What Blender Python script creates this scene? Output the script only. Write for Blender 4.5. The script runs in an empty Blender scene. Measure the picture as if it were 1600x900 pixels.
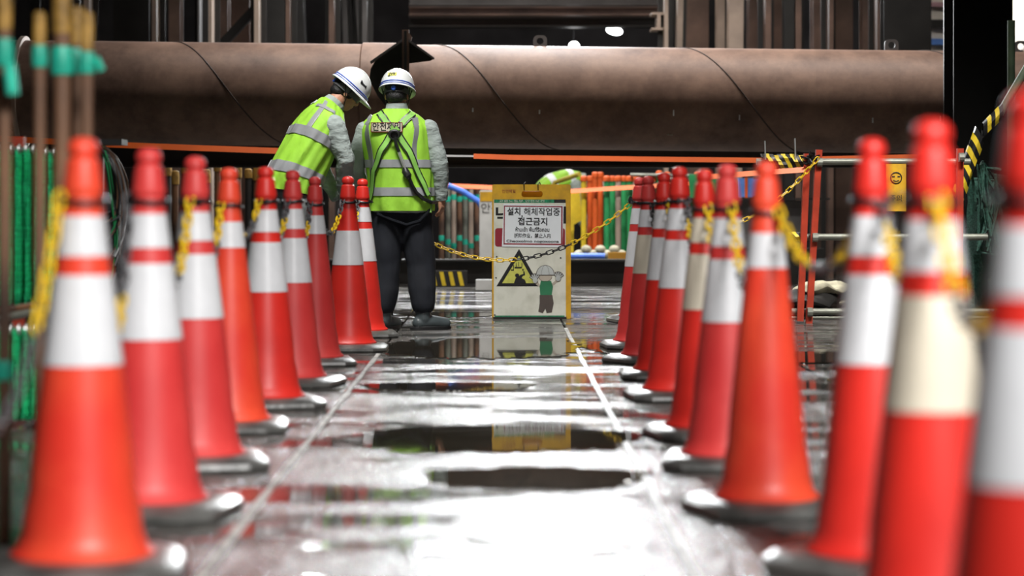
import bpy, bmesh, math, random
from mathutils import Vector, Matrix, noise
R = random.Random(7)
sc = bpy.context.scene
COL = sc.collection
PI = math.pi
V = Vector

# ------------------------------------------------------------------ camera
F, CX, CY, H = 3600.0, 781.0, 316.0, 0.87      # focal length in px, vanishing point, eye height
cam = bpy.data.cameras.new('camera'); co = bpy.data.objects.new('camera', cam); COL.objects.link(co)
cam.lens = 81.0; cam.sensor_width = 36.0
cam.shift_x = (800-CX)/1600; cam.shift_y = -(450-CY)/1600
co.location = (0, 0, H); co.rotation_euler = (PI/2, 0, 0)
cam.clip_start = 0.1; cam.clip_end = 300
cam.dof.use_dof = True; cam.dof.focus_distance = 15.9; cam.dof.aperture_fstop = 1.9
sc.camera = co
# ------------------------------------------------------------------ world, exposure
w = bpy.data.worlds.new('world'); sc.world = w; w.use_nodes = True
w.node_tree.nodes['Background'].inputs[0].default_value = (0.55, 0.62, 0.75, 1)
w.node_tree.nodes['Background'].inputs[1].default_value = 0.022
sc.view_settings.view_transform = 'Standard'; sc.view_settings.look = 'None'
sc.view_settings.gamma = 1; sc.view_settings.use_curve_mapping = False
sc.view_settings.exposure = 0.0
# ------------------------------------------------------------------ area lights (the site's floodlights plus added fill lamps, all above the frame)
def area(name, loc, target, sx, sy, watts, color=(1, .97, .92), spread=180):
    l = bpy.data.lights.new(name, 'AREA'); l.shape = 'RECTANGLE'; l.size = sx; l.size_y = sy; l.energy = watts; l.color = color; l.spread = math.radians(spread)
    o = bpy.data.objects.new(name, l); COL.objects.link(o); o.location = loc
    o.rotation_euler = (V(target)-V(loc)).to_track_quat('-Z', 'Y').to_euler(); return o
area('flood_fill_light', (2.6, -1.5, 5.6), (0, 6.0, 0.2), 2.2, 2.2, 108, (1, .98, .96), 44)
area('flood_fill_light', (-1.0, 12.4, 6.6), (-.6, 15.0, .8), 2.0, 1.2, 80, (1, .98, .95), 60)
area('flood_fill_light', (.8, 7.0, 6.8), (.2, 9.8, 0), 3.0, 2.0, 38, (1, .98, .95), 60)
area('flood_fill_light', (1.0, 19.2, 5.4), (1.0, 19.7, 1.6), 7.0, .5, 125, (1, .94, .88), 90)
area('flood_fill_light', (.2, 21.8, 5.2), (0, 19.8, 1.8), 1.6, .6, 90, (.95, .98, 1), 120)
area('flood_fill_light', (.40, 25.0, 4.0), (.3, 6, 0), 1.1, .5, 680, (.95, .98, 1))
area('flood_fill_light', (-.4, 32.5, 4.5), (0, 9, 0), 5.5, .4, 850, (.95, .98, 1))
area('flood_fill_light', (.5, 29.5, 6.5), (.5, 26, 0), 7, 1.4, 250, (1, .93, .85))
area('flood_fill_light', (1.5, 22.6, 7.2), (1.5, 28, 3.0), 9, .5, 140, (1, .93, .86), 120)  # added fill lamp, brightens the steel beams above the pipe
area('flood_fill_light', (.5, 21.9, 5.0), (.5, 25.2, .6), 5, .4, 75, (1, .97, .92), 90)  # extra lamp put in to lift the tubes under the pipe
area('flood_fill_light', (3.4, 12.8, 6.2), (3.1, 16.4, .2), 1.2, 1.0, 45, (1, .96, .9), 40)  # added to brighten the railing and its placard
# ------------------------------------------------------------------ materials
MATS = {}
def mat(name, col, rough=.6, metal=0, var=.15, scale=6, bump=0, bscale=40, col2=None, spec=.5, emit=0, stretch=(1, 1, 1), world=False, bdist=.01, coat=0, lo=.35, hi=.65):
    if name in MATS: return MATS[name]
    m = bpy.data.materials.new(name); m.use_nodes = True; nt = m.node_tree; b = nt.nodes['Principled BSDF']
    b.inputs['Roughness'].default_value = rough; b.inputs['Metallic'].default_value = metal
    b.inputs['Specular IOR Level'].default_value = spec; b.inputs['Coat Weight'].default_value = coat
    if world:
        tc = nt.nodes.new('ShaderNodeNewGeometry'); src = tc.outputs['Position']
    else:
        tc = nt.nodes.new('ShaderNodeTexCoord'); src = tc.outputs['Object']
    mp = nt.nodes.new('ShaderNodeMapping'); mp.inputs['Scale'].default_value = stretch
    nt.links.new(src, mp.inputs[0])
    n = nt.nodes.new('ShaderNodeTexNoise'); n.inputs['Scale'].default_value = scale; n.inputs['Detail'].default_value = 5
    nt.links.new(mp.outputs[0], n.inputs['Vector'])
    r = nt.nodes.new('ShaderNodeValToRGB'); nt.links.new(n.outputs['Fac'], r.inputs[0])
    c2 = col2 if col2 else tuple(c*(1-var) for c in col)
    c1 = col if col2 else tuple(min(1, c*(1+var)) for c in col)
    r.color_ramp.elements[0].position = lo; r.color_ramp.elements[1].position = hi
    r.color_ramp.elements[0].color = (*c2, 1); r.color_ramp.elements[1].color = (*c1, 1)
    nt.links.new(r.outputs[0], b.inputs['Base Color'])
    if bump:
        n2 = nt.nodes.new('ShaderNodeTexNoise'); n2.inputs['Scale'].default_value = bscale; n2.inputs['Detail'].default_value = 4
        nt.links.new(mp.outputs[0], n2.inputs['Vector'])
        bp = nt.nodes.new('ShaderNodeBump'); bp.inputs['Strength'].default_value = bump; bp.inputs['Distance'].default_value = bdist
        nt.links.new(n2.outputs['Fac'], bp.inputs['Height']); nt.links.new(bp.outputs[0], b.inputs['Normal'])
    if emit:
        b.inputs['Emission Color'].default_value = (*col, 1); b.inputs['Emission Strength'].default_value = emit
    MATS[name] = m; return m

def wet_floor():
    m = bpy.data.materials.new('wet_deck'); m.use_nodes = True; nt = m.node_tree; b = nt.nodes['Principled BSDF']; N = nt.nodes.new; L = nt.links.new
    g = N('ShaderNodeNewGeometry')
    def nz(scale, detail=3, st=(1, 1, 1), rough=.5):
        mp = N('ShaderNodeMapping'); mp.inputs['Scale'].default_value = st; L(g.outputs['Position'], mp.inputs[0])
        n = N('ShaderNodeTexNoise'); n.inputs['Scale'].default_value = scale; n.inputs['Detail'].default_value = detail; n.inputs['Roughness'].default_value = rough
        L(mp.outputs[0], n.inputs['Vector']); return n.outputs['Fac']
    def ramp(src, p0, p1, c0, c1):
        r = N('ShaderNodeMapRange'); r.inputs['From Min'].default_value = p0; r.inputs['From Max'].default_value = p1
        r.inputs['To Min'].default_value = c0; r.inputs['To Max'].default_value = c1; L(src, r.inputs['Value']); return r.outputs[0]
    wet = nz(1.9, 7, (.5, 1.5, 1), .68)                 # low = standing film, high = rough wet concrete
    near = N('ShaderNodeSeparateXYZ'); L(g.outputs['Position'], near.inputs[0])
    gy = ramp(near.outputs['Y'], 4.5, 13.0, .07, .0)
    ad = N('ShaderNodeMath'); ad.operation = 'ADD'; L(wet, ad.inputs[0]); L(gy, ad.inputs[1])
    mask = ramp(ad.outputs[0], .475, .53, 0, 1)
    rough = ramp(mask, 0, 1, .06, .22)
    L(rough, b.inputs['Roughness'])
    base = N('ShaderNodeValToRGB'); L(nz(5, 6), base.inputs[0])
    base.color_ramp.elements[0].position = .3; base.color_ramp.elements[1].position = .7
    base.color_ramp.elements[0].color = (.045, .042, .038, 1); base.color_ramp.elements[1].color = (.13, .125, .115, 1)
    L(base.outputs[0], b.inputs['Base Color'])
    h1 = N('ShaderNodeMath'); h1.operation = 'MULTIPLY'; hm = N('ShaderNodeMath'); hm.operation = 'MULTIPLY_ADD'; L(nz(75, 1), hm.inputs[0]); hm.inputs[1].default_value = .45; L(nz(17, 2, (.7, 1.3, 1)), hm.inputs[2]); L(hm.outputs[0], h1.inputs[0]); L(mask, h1.inputs[1])
    bp = N('ShaderNodeBump'); bp.inputs['Strength'].default_value = .9; bp.inputs['Distance'].default_value = .03
    L(h1.outputs[0], bp.inputs['Height'])
    L(bp.outputs[0], b.inputs['Normal'])
    b.inputs['Specular IOR Level'].default_value = .6
    return m

M_floor = wet_floor()
M_water = mat('standing_water', (.035, .03, .022), .03, 0, .2, 3, bump=.03, bscale=5, spec=.5, bdist=.01, world=True)
M_red = mat('cone_red', (.72, .028, .018), .42, 0, scale=5, col2=(.60, .022, .016), bump=.05, bscale=12)
M_red2 = mat('cone_red_faded', (.80, .075, .03), .45, 0, scale=4, col2=(.70, .035, .02), bump=.05, bscale=12)
M_red3 = mat('cone_red_dull', (.66, .05, .045), .5, 0, scale=4, col2=(.56, .03, .03), bump=.05, bscale=12)
M_tape = mat('reflective_white', (.67, .68, .70), .35, 0, .05, 9, bump=.08, bscale=25)
M_tape2 = mat('reflective_cream', (.66, .60, .48), .4, 0, .08, 5, bump=.08, bscale=25)
M_rubber = mat('base_rubber', (.085, .085, .08), .35, 0, .4, 8, bump=.2, bscale=30)
M_black = mat('black_plastic', (.012, .012, .013), .4)
M_yel = mat('yellow_plastic', (.85, .56, .02), .4, 0, .1)
M_gchain = mat('grey_chain', (.10, .10, .105), .4, 0, .2)
M_bchain = mat('black_chain', (.018, .018, .018), .4, 0, .2)
M_pipe = mat('strut_pipe_steel', (.30, .19, .14), .55, 0, scale=1.3, col2=(.10, .058, .044), lo=.3, hi=.7, spec=.35, bump=.15, bscale=14, bdist=.01)
n_ = [n for n in M_pipe.node_tree.nodes if n.type == 'TEX_NOISE'][0]; n_.inputs['Detail'].default_value = 12; n_.inputs['Roughness'].default_value = .68; n_.inputs['Scale'].default_value = 2.2
M_seam = mat('weld_seam', (.05, .035, .03), .6)
M_col = mat('rusty_beam', (.17, .105, .08), .6, 0, .35, 2)
M_col2 = mat('pale_beam', (.42, .33, .27), .6, 0, .25, 2)
M_col3 = mat('grey_beam', (.11, .105, .105), .6, 0, .3, 2)
M_dark = mat('dark_steel', (.018, .017, .016), .55, 0, .3, 3)
M_wall = mat('lagging_wall', (.035, .033, .036), .9, 0, .5, 1)
M_ceil = mat('deck_underside', (.03, .028, .028), .8, 0, .5, 1)
M_orange = mat('orange_tape', (.95, .15, .01), .45, 0, .08, 5)
M_green = mat('green_net', (.015, .62, .24), .7, 0, .25, 30, bump=.9, bscale=45, stretch=(.3, .3, 3), bdist=.02)
M_turq = mat('turquoise_tape', (.02, .42, .29), .4, 0, .25, 9)
M_rustpipe = mat('rusty_pipe', (.22, .105, .05), .6, 0, .4, 8, col2=(.06, .035, .025), stretch=(1, 1, .3))
M_brass = mat('yellow_cap', (.30, .17, .035), .5, 0, .4, 20)
M_galv = mat('galvanised_pipe', (.21, .22, .185), .45, .3, .2, 6)
M_redsteel = mat('red_paint_steel', (.42, .045, .02), .45, 0, .2, 8)
M_hiviz = mat('hiviz_fabric', (.33, .66, .045), .7, 0, .1, 7, bump=.35, bscale=14, bdist=.02, stretch=(1, 1, .6))
M_hiviz2 = mat('hiviz_strap', (.25, .55, .10), .6)
M_refl = mat('grey_reflective_band', (.30, .31, .32), .35, 0, .1, 10)
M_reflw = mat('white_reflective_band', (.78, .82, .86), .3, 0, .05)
M_shirt = mat('grey_shirt', (.33, .38, .36), .85, 0, .1, 8, bump=.7, bscale=10, stretch=(1, 1, 1.7), bdist=.03)
M_navy = mat('navy_trousers', (.008, .010, .016), .85, 0, .2, 8, bump=.3, bscale=7, stretch=(1, 1, .5), bdist=.03)
M_gtrou = mat('grey_trousers', (.12, .13, .13), .85, 0, .2, 8, bump=.4, bscale=9)
M_boot = mat('boot_leather', (.055, .068, .072), .4, 0, .2, 10)
M_skin = mat('skin', (.50, .25, .155), .55, 0, .08, 20)
M_hair = mat('hair', (.006, .005, .005), .6, 0, .3, 60, bump=.5, bscale=120)
M_helm = mat('helmet_white', (.80, .82, .80), .25, 0, .03, 4)
M_blue = mat('blue_plastic', (.03, .10, .55), .4)
M_teal = mat('green_plastic', (.01, .25, .12), .4)
M_silver = mat('silver', (.6, .62, .62), .3, .6)
M_white = mat('white_board', (.66, .67, .66), .5, 0, .08, 6)
M_face = mat('sign_face', (.78, .78, .68), .5, 0, scale=9, col2=(.62, .62, .52), lo=.3, hi=.55)
M_paper = mat('paper', (.84, .88, .92), .6, 0, .03, 5)
M_syel = mat('sign_yellow', (.78, .44, .02), .5, 0, scale=12, col2=(.58, .32, .03))
M_ink = mat('ink', (.008, .008, .01), .6)
M_maroon = mat('maroon_print', (.28, .015, .03), .6)
M_sgreen = mat('sign_green', (.02, .22, .10), .6, 0, .4, 40)
M_tyel = mat('triangle_yellow', (.62, .62, .12), .6, 0, .1, 30)
M_blackcol = mat('black_column_steel', (.006, .006, .0055), .7, 0, .3, 3, spec=.2)
M_lamp = mat('lamp_glow', (1, 1, 1), .5, emit=14)
M_line = mat('mortar_line', (.55, .55, .52), .5, 0, scale=9, col2=(.25, .25, .23), bump=.4, bscale=30, lo=.4, hi=.6)
M_beige = mat('beige_panel', (.62, .58, .52), .7, 0, .1, 3)
M_tarp = mat('pale_sack', (.48, .45, .33), .8, 0, .3, 12)
M_pinkt = mat('pink_sheet', (.45, .27, .3), .7)
M_blk_net = mat('dark_green_net', (.03, .10, .075), .8, 0, .4, 60, bump=.8, bscale=80)

# ------------------------------------------------------------------ mesh helpers
class MB:
    def __init__(s): s.v = []; s.f = []
    def add(s, vs, fs):
        o = len(s.v); s.v += [tuple(v) for v in vs]; s.f += [tuple(i+o for i in f) for f in fs]; return s
    def box(s, c, d, rot=None):
        x, y, z = (k/2 for k in d)
        vs = [V((i*x, j*y, k*z)) for i in (-1, 1) for j in (-1, 1) for k in (-1, 1)]
        if rot is not None: vs = [rot @ v for v in vs]
        c = V(c)
        return s.add([v+c for v in vs], [(0, 1, 3, 2), (4, 6, 7, 5), (0, 4, 5, 1), (2, 3, 7, 6), (0, 2, 6, 4), (1, 5, 7, 3)])
    def rings(s, rs, cap=True, closed=False):
        n = len(rs[0]); vs = [p for r in rs for p in r]; fs = []
        m = len(rs)
        for i in range(m if closed else m-1):
            a = i*n; b = ((i+1) % m)*n
            for k in range(n): fs.append((a+k, a+(k+1) % n, b+(k+1) % n, b+k))
        if cap and not closed:
            fs.append(tuple(range(n))[::-1]); fs.append(tuple(range((m-1)*n, m*n)))
        return s.add(vs, fs)
    def lathe(s, prof, n=24, c=(0, 0, 0), sx=1, sy=1, cap=True, rot=None):
        c = V(c); rs = []
        for r, z in prof:
            ring = [V((r*math.cos(2*PI*k/n)*sx, r*math.sin(2*PI*k/n)*sy, z)) for k in range(n)]
            if rot is not None: ring = [rot @ p for p in ring]
            rs.append([p+c for p in ring])
        return s.rings(rs, cap)
    def tube(s, pts, r, n=8, cap=True, closed=False):
        pts = [V(p) for p in pts]; m = len(pts); rs = []
        rr = r if isinstance(r, (list, tuple)) else [r]*m
        up = None
        for i, p in enumerate(pts):
            if closed: t = pts[(i+1) % m]-pts[i-1]
            else: t = pts[min(i+1, m-1)]-pts[max(i-1, 0)]
            if t.length < 1e-9: t = V((0, 0, 1))
            t.normalize()
            if up is None: up = V((0, 0, 1)) if abs(t.z) < .9 else V((0, 1, 0))
            a = t.cross(up)
            if a.length < 1e-4: a = t.cross(V((1, 0, 0)))
            a.normalize(); b = a.cross(t).normalized(); up = b
            rs.append([p + a*math.cos(2*PI*k/n)*rr[i] + b*math.sin(2*PI*k/n)*rr[i] for k in range(n)])
        return s.rings(rs, cap, closed)
    def limb(s, pts, rad, n=16):
        # rounded, tapered limb through joints
        P_ = [V(p) for p in pts]; out = []; ro = []
        d0 = (P_[1]-P_[0]).normalized(); d1 = (P_[-1]-P_[-2]).normalized()
        for q in (1, .85, .5): out.append(P_[0]-d0*rad[0]*q*.9); ro.append(rad[0]*math.sqrt(max(0.02, 1-q*q)))
        for i in range(len(P_)-1):
            for k in range(4):
                t = k/4; out.append(P_[i].lerp(P_[i+1], t)); ro.append(rad[i]*(1-t)+rad[i+1]*t)
        out.append(P_[-1]); ro.append(rad[-1])
        for q in (.5, .85, 1): out.append(P_[-1]+d1*rad[-1]*q*.9); ro.append(rad[-1]*math.sqrt(max(0.02, 1-q*q)))
        return s.tube(out, ro, n)
    def ell(s, c, r, rot=None, n=20, m=12):
        prof = [(math.sin(PI*(k+.001)/m*.998+.002), -math.cos(PI*(k+.001)/m*.998+.002)) for k in range(m+1)]
        c = V(c); rs = []
        for q, z in prof:
            ring = [V((q*math.cos(2*PI*k/n)*r[0], q*math.sin(2*PI*k/n)*r[1], z*r[2])) for k in range(n)]
            if rot is not None: ring = [rot @ p for p in ring]
            rs.append([p+c for p in ring])
        return s.rings(rs)
    def prism(s, poly, y0, y1):
        # poly in (x, z), extruded along y
        n = len(poly)
        return s.add([(x, y0, z) for x, z in poly]+[(x, y1, z) for x, z in poly],
                     [tuple(range(n)), tuple(range(n, 2*n))[::-1]]+[(k, k+n, (k+1) % n+n, (k+1) % n) for k in range(n)])
    def mesh(s, name, m=None, smooth=True):
        me = bpy.data.meshes.new(name); me.from_pydata(s.v, [], s.f)
        bm = bmesh.new(); bm.from_mesh(me); bmesh.ops.recalc_face_normals(bm, faces=bm.faces); bm.to_mesh(me); bm.free()
        if m: me.materials.append(m)
        if smooth:
            me.polygons.foreach_set('use_smooth', [True]*len(me.polygons))
            try: me.set_sharp_from_angle(angle=math.radians(35))
            except Exception: pass
        return me
    def obj(s, name, m, parent=None, loc=(0, 0, 0), smooth=True):
        return link(s.mesh(name, m, smooth), name, parent, loc)
def link(me, name, parent=None, loc=(0, 0, 0)):
    o = bpy.data.objects.new(name, me); COL.objects.link(o); o.location = loc
    if parent: o.parent = parent
    return o
ORD = ('first', 'second', 'third', 'fourth', 'fifth', 'sixth', 'seventh', 'eighth', 'ninth', 'tenth', 'eleventh', 'twelfth', 'thirteenth')
def tag(o, label, cat, group=None, kind=None):
    o['label'] = label; o['category'] = cat
    if group: o['group'] = group
    if kind: o['kind'] = kind
    return o
def thing(name, label, cat, loc=(0, 0, 0), rz=0, group=None):
    o = bpy.data.objects.new(name, None); COL.objects.link(o); o.location = loc; o.rotation_euler = (0, 0, rz); o.empty_display_size = .1
    return tag(o, label, cat, group)
def struct(o): o['kind'] = 'structure'; return o
def P(px, py, d): return V(((px-CX)*d/F, d, H-(py-CY)*d/F))
def bake(o):
    dg = bpy.context.evaluated_depsgraph_get(); dg.update()
    me = bpy.data.meshes.new_from_object(o.evaluated_get(dg)); return me
def remesh(mb, name, m, parent, voxel=.007, smooth=6, wrinkle=0, wscale=.12, zs=2.2, loc=(0, 0, 0)):
    me = mb.mesh('tmp', m); o = bpy.data.objects.new('tmp', me); COL.objects.link(o)
    r = o.modifiers.new('r', 'REMESH'); r.mode = 'VOXEL'; r.voxel_size = voxel
    s_ = o.modifiers.new('s', 'SMOOTH'); s_.iterations = smooth; s_.factor = .5
    me2 = bake(o); bpy.data.objects.remove(o)
    if wrinkle:
        n_ = len(me2.vertices); cs = [0.0]*(3*n_); ns = [0.0]*(3*n_)
        me2.vertices.foreach_get('co', cs); me2.vertices.foreach_get('normal', ns)
        for i in range(n_):
            x, y, z = cs[3*i:3*i+3]
            q = V((x, y, z*zs))/wscale
            k = (noise.noise(q)+.5*noise.noise(q*2.1))*wrinkle
            cs[3*i] = x+ns[3*i]*k; cs[3*i+1] = y+ns[3*i+1]*k; cs[3*i+2] = z+ns[3*i+2]*k
        me2.vertices.foreach_set('co', cs); me2.update()
    me2.name = name
    me2.materials.clear(); me2.materials.append(m)
    me2.polygons.foreach_set('use_smooth', [True]*len(me2.polygons))
    return link(me2, name, parent, loc)
def text(s, name, size, m, parent, loc, rot=(PI/2, 0, 0), ext=.0006, off=0, width=None, align='CENTER'):
    c = bpy.data.curves.new('t', 'FONT'); c.body = s; c.size = size; c.extrude = ext; c.offset = off; c.align_x = align; c.align_y = 'CENTER'
    o = bpy.data.objects.new('t', c); COL.objects.link(o); me = bake(o); bpy.data.objects.remove(o)
    me.name = name; me.materials.clear(); me.materials.append(m)
    if width and len(me.vertices):
        xs = [v.co.x for v in me.vertices]; k = width/(max(xs)-min(xs)); cx = (max(xs)+min(xs))/2
        for v in me.vertices: v.co.x = (v.co.x-cx)*k
    o = link(me, name, parent, loc); o.rotation_euler = rot; return o

# ------------------------------------------------------------------ the setting
fl = MB().box((0, 17, -.10), (26, 42, .08)).obj('floor', M_dark, smooth=False); struct(fl)
XJ = [-.696-1.15*3, -.696-1.15*2, -.696-1.15, -.696, .454, .454+1.15, .454+2.3, .454+3.45, .454+4.6]
XJ = [XJ[0]-1.15] + XJ
pw, pl_ = 1.15-.012, 2.0-.014
def panel_mesh():
    b = .004; m = MB(); x, y = pw/2, pl_/2
    lo = [(-x, -y, -.06), (x, -y, -.06), (x, y, -.06), (-x, y, -.06)]
    md = [(a, c, -b) for a, c, _ in lo]
    tp = [((a-b if a > 0 else a+b), (c-b if c > 0 else c+b), 0) for a, c, _ in lo]
    m.add(lo+md+tp, [(0, 1, 5, 4), (1, 2, 6, 5), (2, 3, 7, 6), (3, 0, 4, 7), (4, 5, 9, 8), (5, 6, 10, 9), (6, 7, 11, 10), (7, 4, 8, 11), (8, 9, 10, 11), (3, 2, 1, 0)])
    return m.mesh('deck_panel', M_floor, False)
pm = panel_mesh()
for j in range(15):
    for i in range(len(XJ)-1):
        o = link(pm, 'deck_panel', fl, ((XJ[i]+XJ[i+1])/2, 1.35+2*j, -.0008*R.random()))
wf = MB().box((0, 35.0, -.03), (26, 8, .06)).obj('floor_far', M_floor, smooth=False); wf.parent = fl
for k, (x, y0, y1) in enumerate(((-.696, 2.0, 13.2), (.454, 2.0, 15.9))):
    m = MB(); n = 120; L_ = []; 
    for i in range(n+1):
        y = y0+(y1-y0)*i/n; wv = .014+.006*noise.noise(V((x*5, y*2.5, 0))); dx = .004*noise.noise(V((x, y*1.7, 4)))
        L_.append([(x+dx-wv, y, -.01), (x+dx-wv*.8, y, .0035), (x+dx+wv*.8, y, .0035), (x+dx+wv, y, -.01)])
    m.rings(L_)
    struct(m.obj('trim_%d' % (k+1), M_line))
struct(MB().box((0, 37.5, 4), (26, .2, 8.4)).obj('wall_back', M_wall))
struct(MB().box((-12.5, 17, 4), (.2, 42, 8.4)).obj('wall_left', M_wall))
struct(MB().box((12.5, 17, 4), (.2, 42, 8.4)).obj('wall_right', M_wall))
struct(MB().box((0, 17, 8.2), (26, 42, .2)).obj('ceiling', M_ceil))

# puddles: thin irregular sheets of standing water
def puddle(label, x0, x1, y0, y1, seed):
    cx, cy, rx, ry = (x0+x1)/2, (y0+y1)/2, (x1-x0)/2, (y1-y0)/2; n = 240; ring = []
    for k in range(n):
        a = 2*PI*k/n; q = 1+.20*noise.noise(V((math.cos(a)*1.6, math.sin(a)*1.6, seed)))+.16*noise.noise(V((math.cos(a)*5, math.sin(a)*5, seed+5)))+.12*noise.noise(V((math.cos(a)*16, math.sin(a)*16, seed+9)))
        c, s_ = math.cos(a), math.sin(a); q /= (abs(c)**2.3+abs(s_)**2.3)**(1/2.3)
        ring.append((rx*c*q, ry*s_*q))
    m = MB(); m.rings([[(x*1.006, y*1.01, 0) for x, y in ring], [(x, y, .004) for x, y in ring], ], cap=True)
    tag(m.obj('puddle', M_water, loc=(cx, cy, .001), smooth=False), label, 'puddle', None)
puddle('dark still puddle in front of the standing worker boots and sign, mirroring both', -.70, .50, 12.8, 14.7, 1)
puddle('long puddle mid lane that mirrors the top of the sign', -.55, .50, 8.0, 8.9, 2)
puddle('narrow puddle nearest the camera mirroring the orange tape', -.22, .46, 7.0, 7.55, 3)
puddle('puddle beside the far end of the right cone row', .50, 1.3, 13.1, 14.3, 4)
puddle('puddle outside the right cone row below the red railing', 1.15, 3.2, 12.4, 13.3, 5)
puddle('small puddle beyond the standing worker', -.75, .0, 17.4, 18.2, 6)
puddle('shallow puddle across the lane past the sign mirror', -.62, .15, 10.6, 11.1, 7)

# ------------------------------------------------------------------ traffic cones
PROF = [(.168, .042), (.168, .052), (.152, .066), (.140, .10), (.134, .155), (.124, .20), (.117, .29), (.093, .49), (.0665, .70), (.048, .84), (.0425, .885)]
def prof_r(z):
    for (r0, z0), (r1, z1) in zip(PROF, PROF[1:]):
        if z0 <= z <= z1: return r0+(r1-r0)*(z-z0)/(z1-z0)
    return PROF[-1][0]
TOPP = [(.0425, .885), (.047, .893), (.047, .905), (.043, .93), (.040, .955), (.037, .968), (.030, .974), (.030, .980), (.035, .985), (.036, 1.0), (.031, 1.012), (.020, 1.02), (.003, 1.023)]
def cone_body(m): return MB().lathe(PROF+TOPP[1:], 40).mesh('body', m)
def cone_band(z0, z1, m):
    zs = [z0+(z1-z0)*k/6 for k in range(7)]
    pr = [(prof_r(z0)-.001, z0)]+[(prof_r(z)+.0016, z) for z in zs]+[(prof_r(z1)-.001, z1)]
    return MB().lathe(pr, 40, cap=False).mesh('reflective_band', m)
def base_mesh():
    def oct_(h, ch, z): 
        q = []
        for sx, sy in ((1, 1), (-1, 1), (-1, -1), (1, -1)):
            a = [(h*sx, (h-ch)*sy, z), ((h-ch)*sx, h*sy, z)]
            if sx*sy < 0: a.reverse()
            q += a
        return q
    return MB().rings([oct_(.225, .07, 0), oct_(.232, .072, .012), oct_(.228, .07, .026), oct_(.205, .066, .042), oct_(.17, .06, .046)]).mesh('base', M_rubber)
def tie_mesh():
    m = MB(); n = 20
    m.tube([(.050*math.cos(2*PI*k/n), .050*math.sin(2*PI*k/n), .872+.004*math.sin(4*PI*k/n)) for k in range(n)], .0075, 6, closed=True)
    m.box((.058, -.012, .874), (.022, .016, .018))
    m.tube([(.050, -.02, .874), (.075, -.045, .880), (.088, -.060, .868)], .003, 5)
    return m.mesh('cable_tie', M_black)
MB_BODY = {k: cone_body(m) for k, m in (('r', M_red), ('f', M_red2), ('d', M_red3))}
BAND = {'A': [cone_band(.744, .838, M_tape), cone_band(.49, .70, M_tape)],
        'C': [cone_band(.744, .838, M_tape2), cone_band(.49, .70, M_tape2)],
        'H': [cone_band(.744, .838, M_tape), cone_band(.49, .70, M_tape2)],
        'U': [cone_band(.712, .812, M_tape)], 'L': [cone_band(.504, .704, M_tape)]}
BASE = base_mesh(); TIE = tie_mesh()
NECK = {}
def cone(key, x, d, kind, body, scale, rz, tie, label):
    side = 'left' if key[0] == 'L' else 'right'
    t = thing('traffic_cone', label, 'traffic cone', (x, d, 0), rz, 'red cones of the %s row' % side)
    t.scale = (scale[0], scale[0], scale[1])
    link(BASE, 'base', t); link(MB_BODY[body], 'body', t)
    for b in BAND[kind]: link(b, 'reflective_band', t)
    o = link(TIE, 'cable_tie', t); o.rotation_euler = (0, 0, tie)
    NECK[key] = (V((x, d, .872*scale[1])), .055)
CONES = [
 ('L0', -1.12, 4.30, 'A', 'r', (1, 1), .2, 0, 'red cone at the camera end of the left row, at the left picture edge'),
 ('L1', -.979, 5.41, 'A', 'f', (1, 1), .1, 2.6, 'largest cone of the left row, beside the blurred rusty pipes, two white bands'),
 ('L2', -.980, 6.43, 'A', 'd', (1, 1), -.15, 3.0, 'second cone from the left, white-banded, grey chain hanging on its left side'),
 ('L3', -1.005, 7.60, 'A', 'd', (1, 1), .2, -1.2, 'third cone from the left with a yellow chain down its bands'),
 ('L4', -1.035, 8.80, 'U', 'f', (.97, .98), .05, -2, 'orange-faded cone with one short white band, fourth in the left row'),
 ('L5', -.998, 9.82, 'A', 'r', (1, 1), .3, -1.5, 'bright red two-banded cone, fifth in the left row from the camera'),
 ('L6', -.985, 10.95, 'A', 'd', (.98, 1), -.2, 2, 'two-banded cone just left of a narrow single-banded one in the left row'),
 ('L7', -.990, 12.33, 'U', 'd', (.92, .985), .15, 2.5, 'narrow scuffed cone with one short high band, under the bending worker'),
 ('L8', -.890, 13.50, 'L', 'r', (1, 1), .0, -.4, 'cone with one tall white band midway, beside the standing worker'),
 ('L9', -.888, 14.90, 'A', 'r', (.98, 1), .1, -.3, 'farthest cone of the left row, touching the standing worker in view'),
 ('R1', .725, 3.13, 'A', 'r', (1, 1), .1, 2.6, 'very blurred cone cut by the right picture edge, nearest the camera'),
 ('R2', .795, 4.24, 'H', 'r', (.97, 1), .4, 2.2, 'large blurred cone with cream lower band, second from the right edge'),
 ('R3', .880, 5.45, 'A', 'r', (.93, 1.0), .7, -1, 'large cone with two white bands left of the cream-banded one'),
 ('R4', .748, 6.47, 'U', 'f', (.88, .965), .3, -.9, 'orange-red cone with one high white band, fourth nearest in the right row'),
 ('R5', .750, 7.60, 'A', 'd', (.92, .975), -.1, -1, 'bright white-banded cone immediately left of the single-banded orange-red one'),
 ('R6', .757, 8.53, 'C', 'r', (.88, .97), .2, -1.1, 'cone with yellowed cream bands in the right row'),
 ('R7', .795, 10.2, 'A', 'r', (1, 1.005), .1, -1.6, 'tallest-looking cone of the middle right row, left of the cream-banded one'),
 ('R8', .812, 11.4, 'A', 'r', (.93, .995), .0, -1.3, 'deep red banded cone fourth from the far end of the right row'),
 ('R9', .805, 12.5, 'H', 'd', (.9, .99), .5, 3, 'third from the far end of the right row, cream lower band'),
 ('R10', .835, 13.75, 'A', 'd', (.96, .995), .1, 2.8, 'next to last cone at the far end of the right row'),
 ('R11', 1.02, 16.7, 'A', 'd', (.95, 1), .2, 0, 'last cone of the right row, almost hidden behind the others'),
]
for c in CONES: cone(*c)

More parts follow.
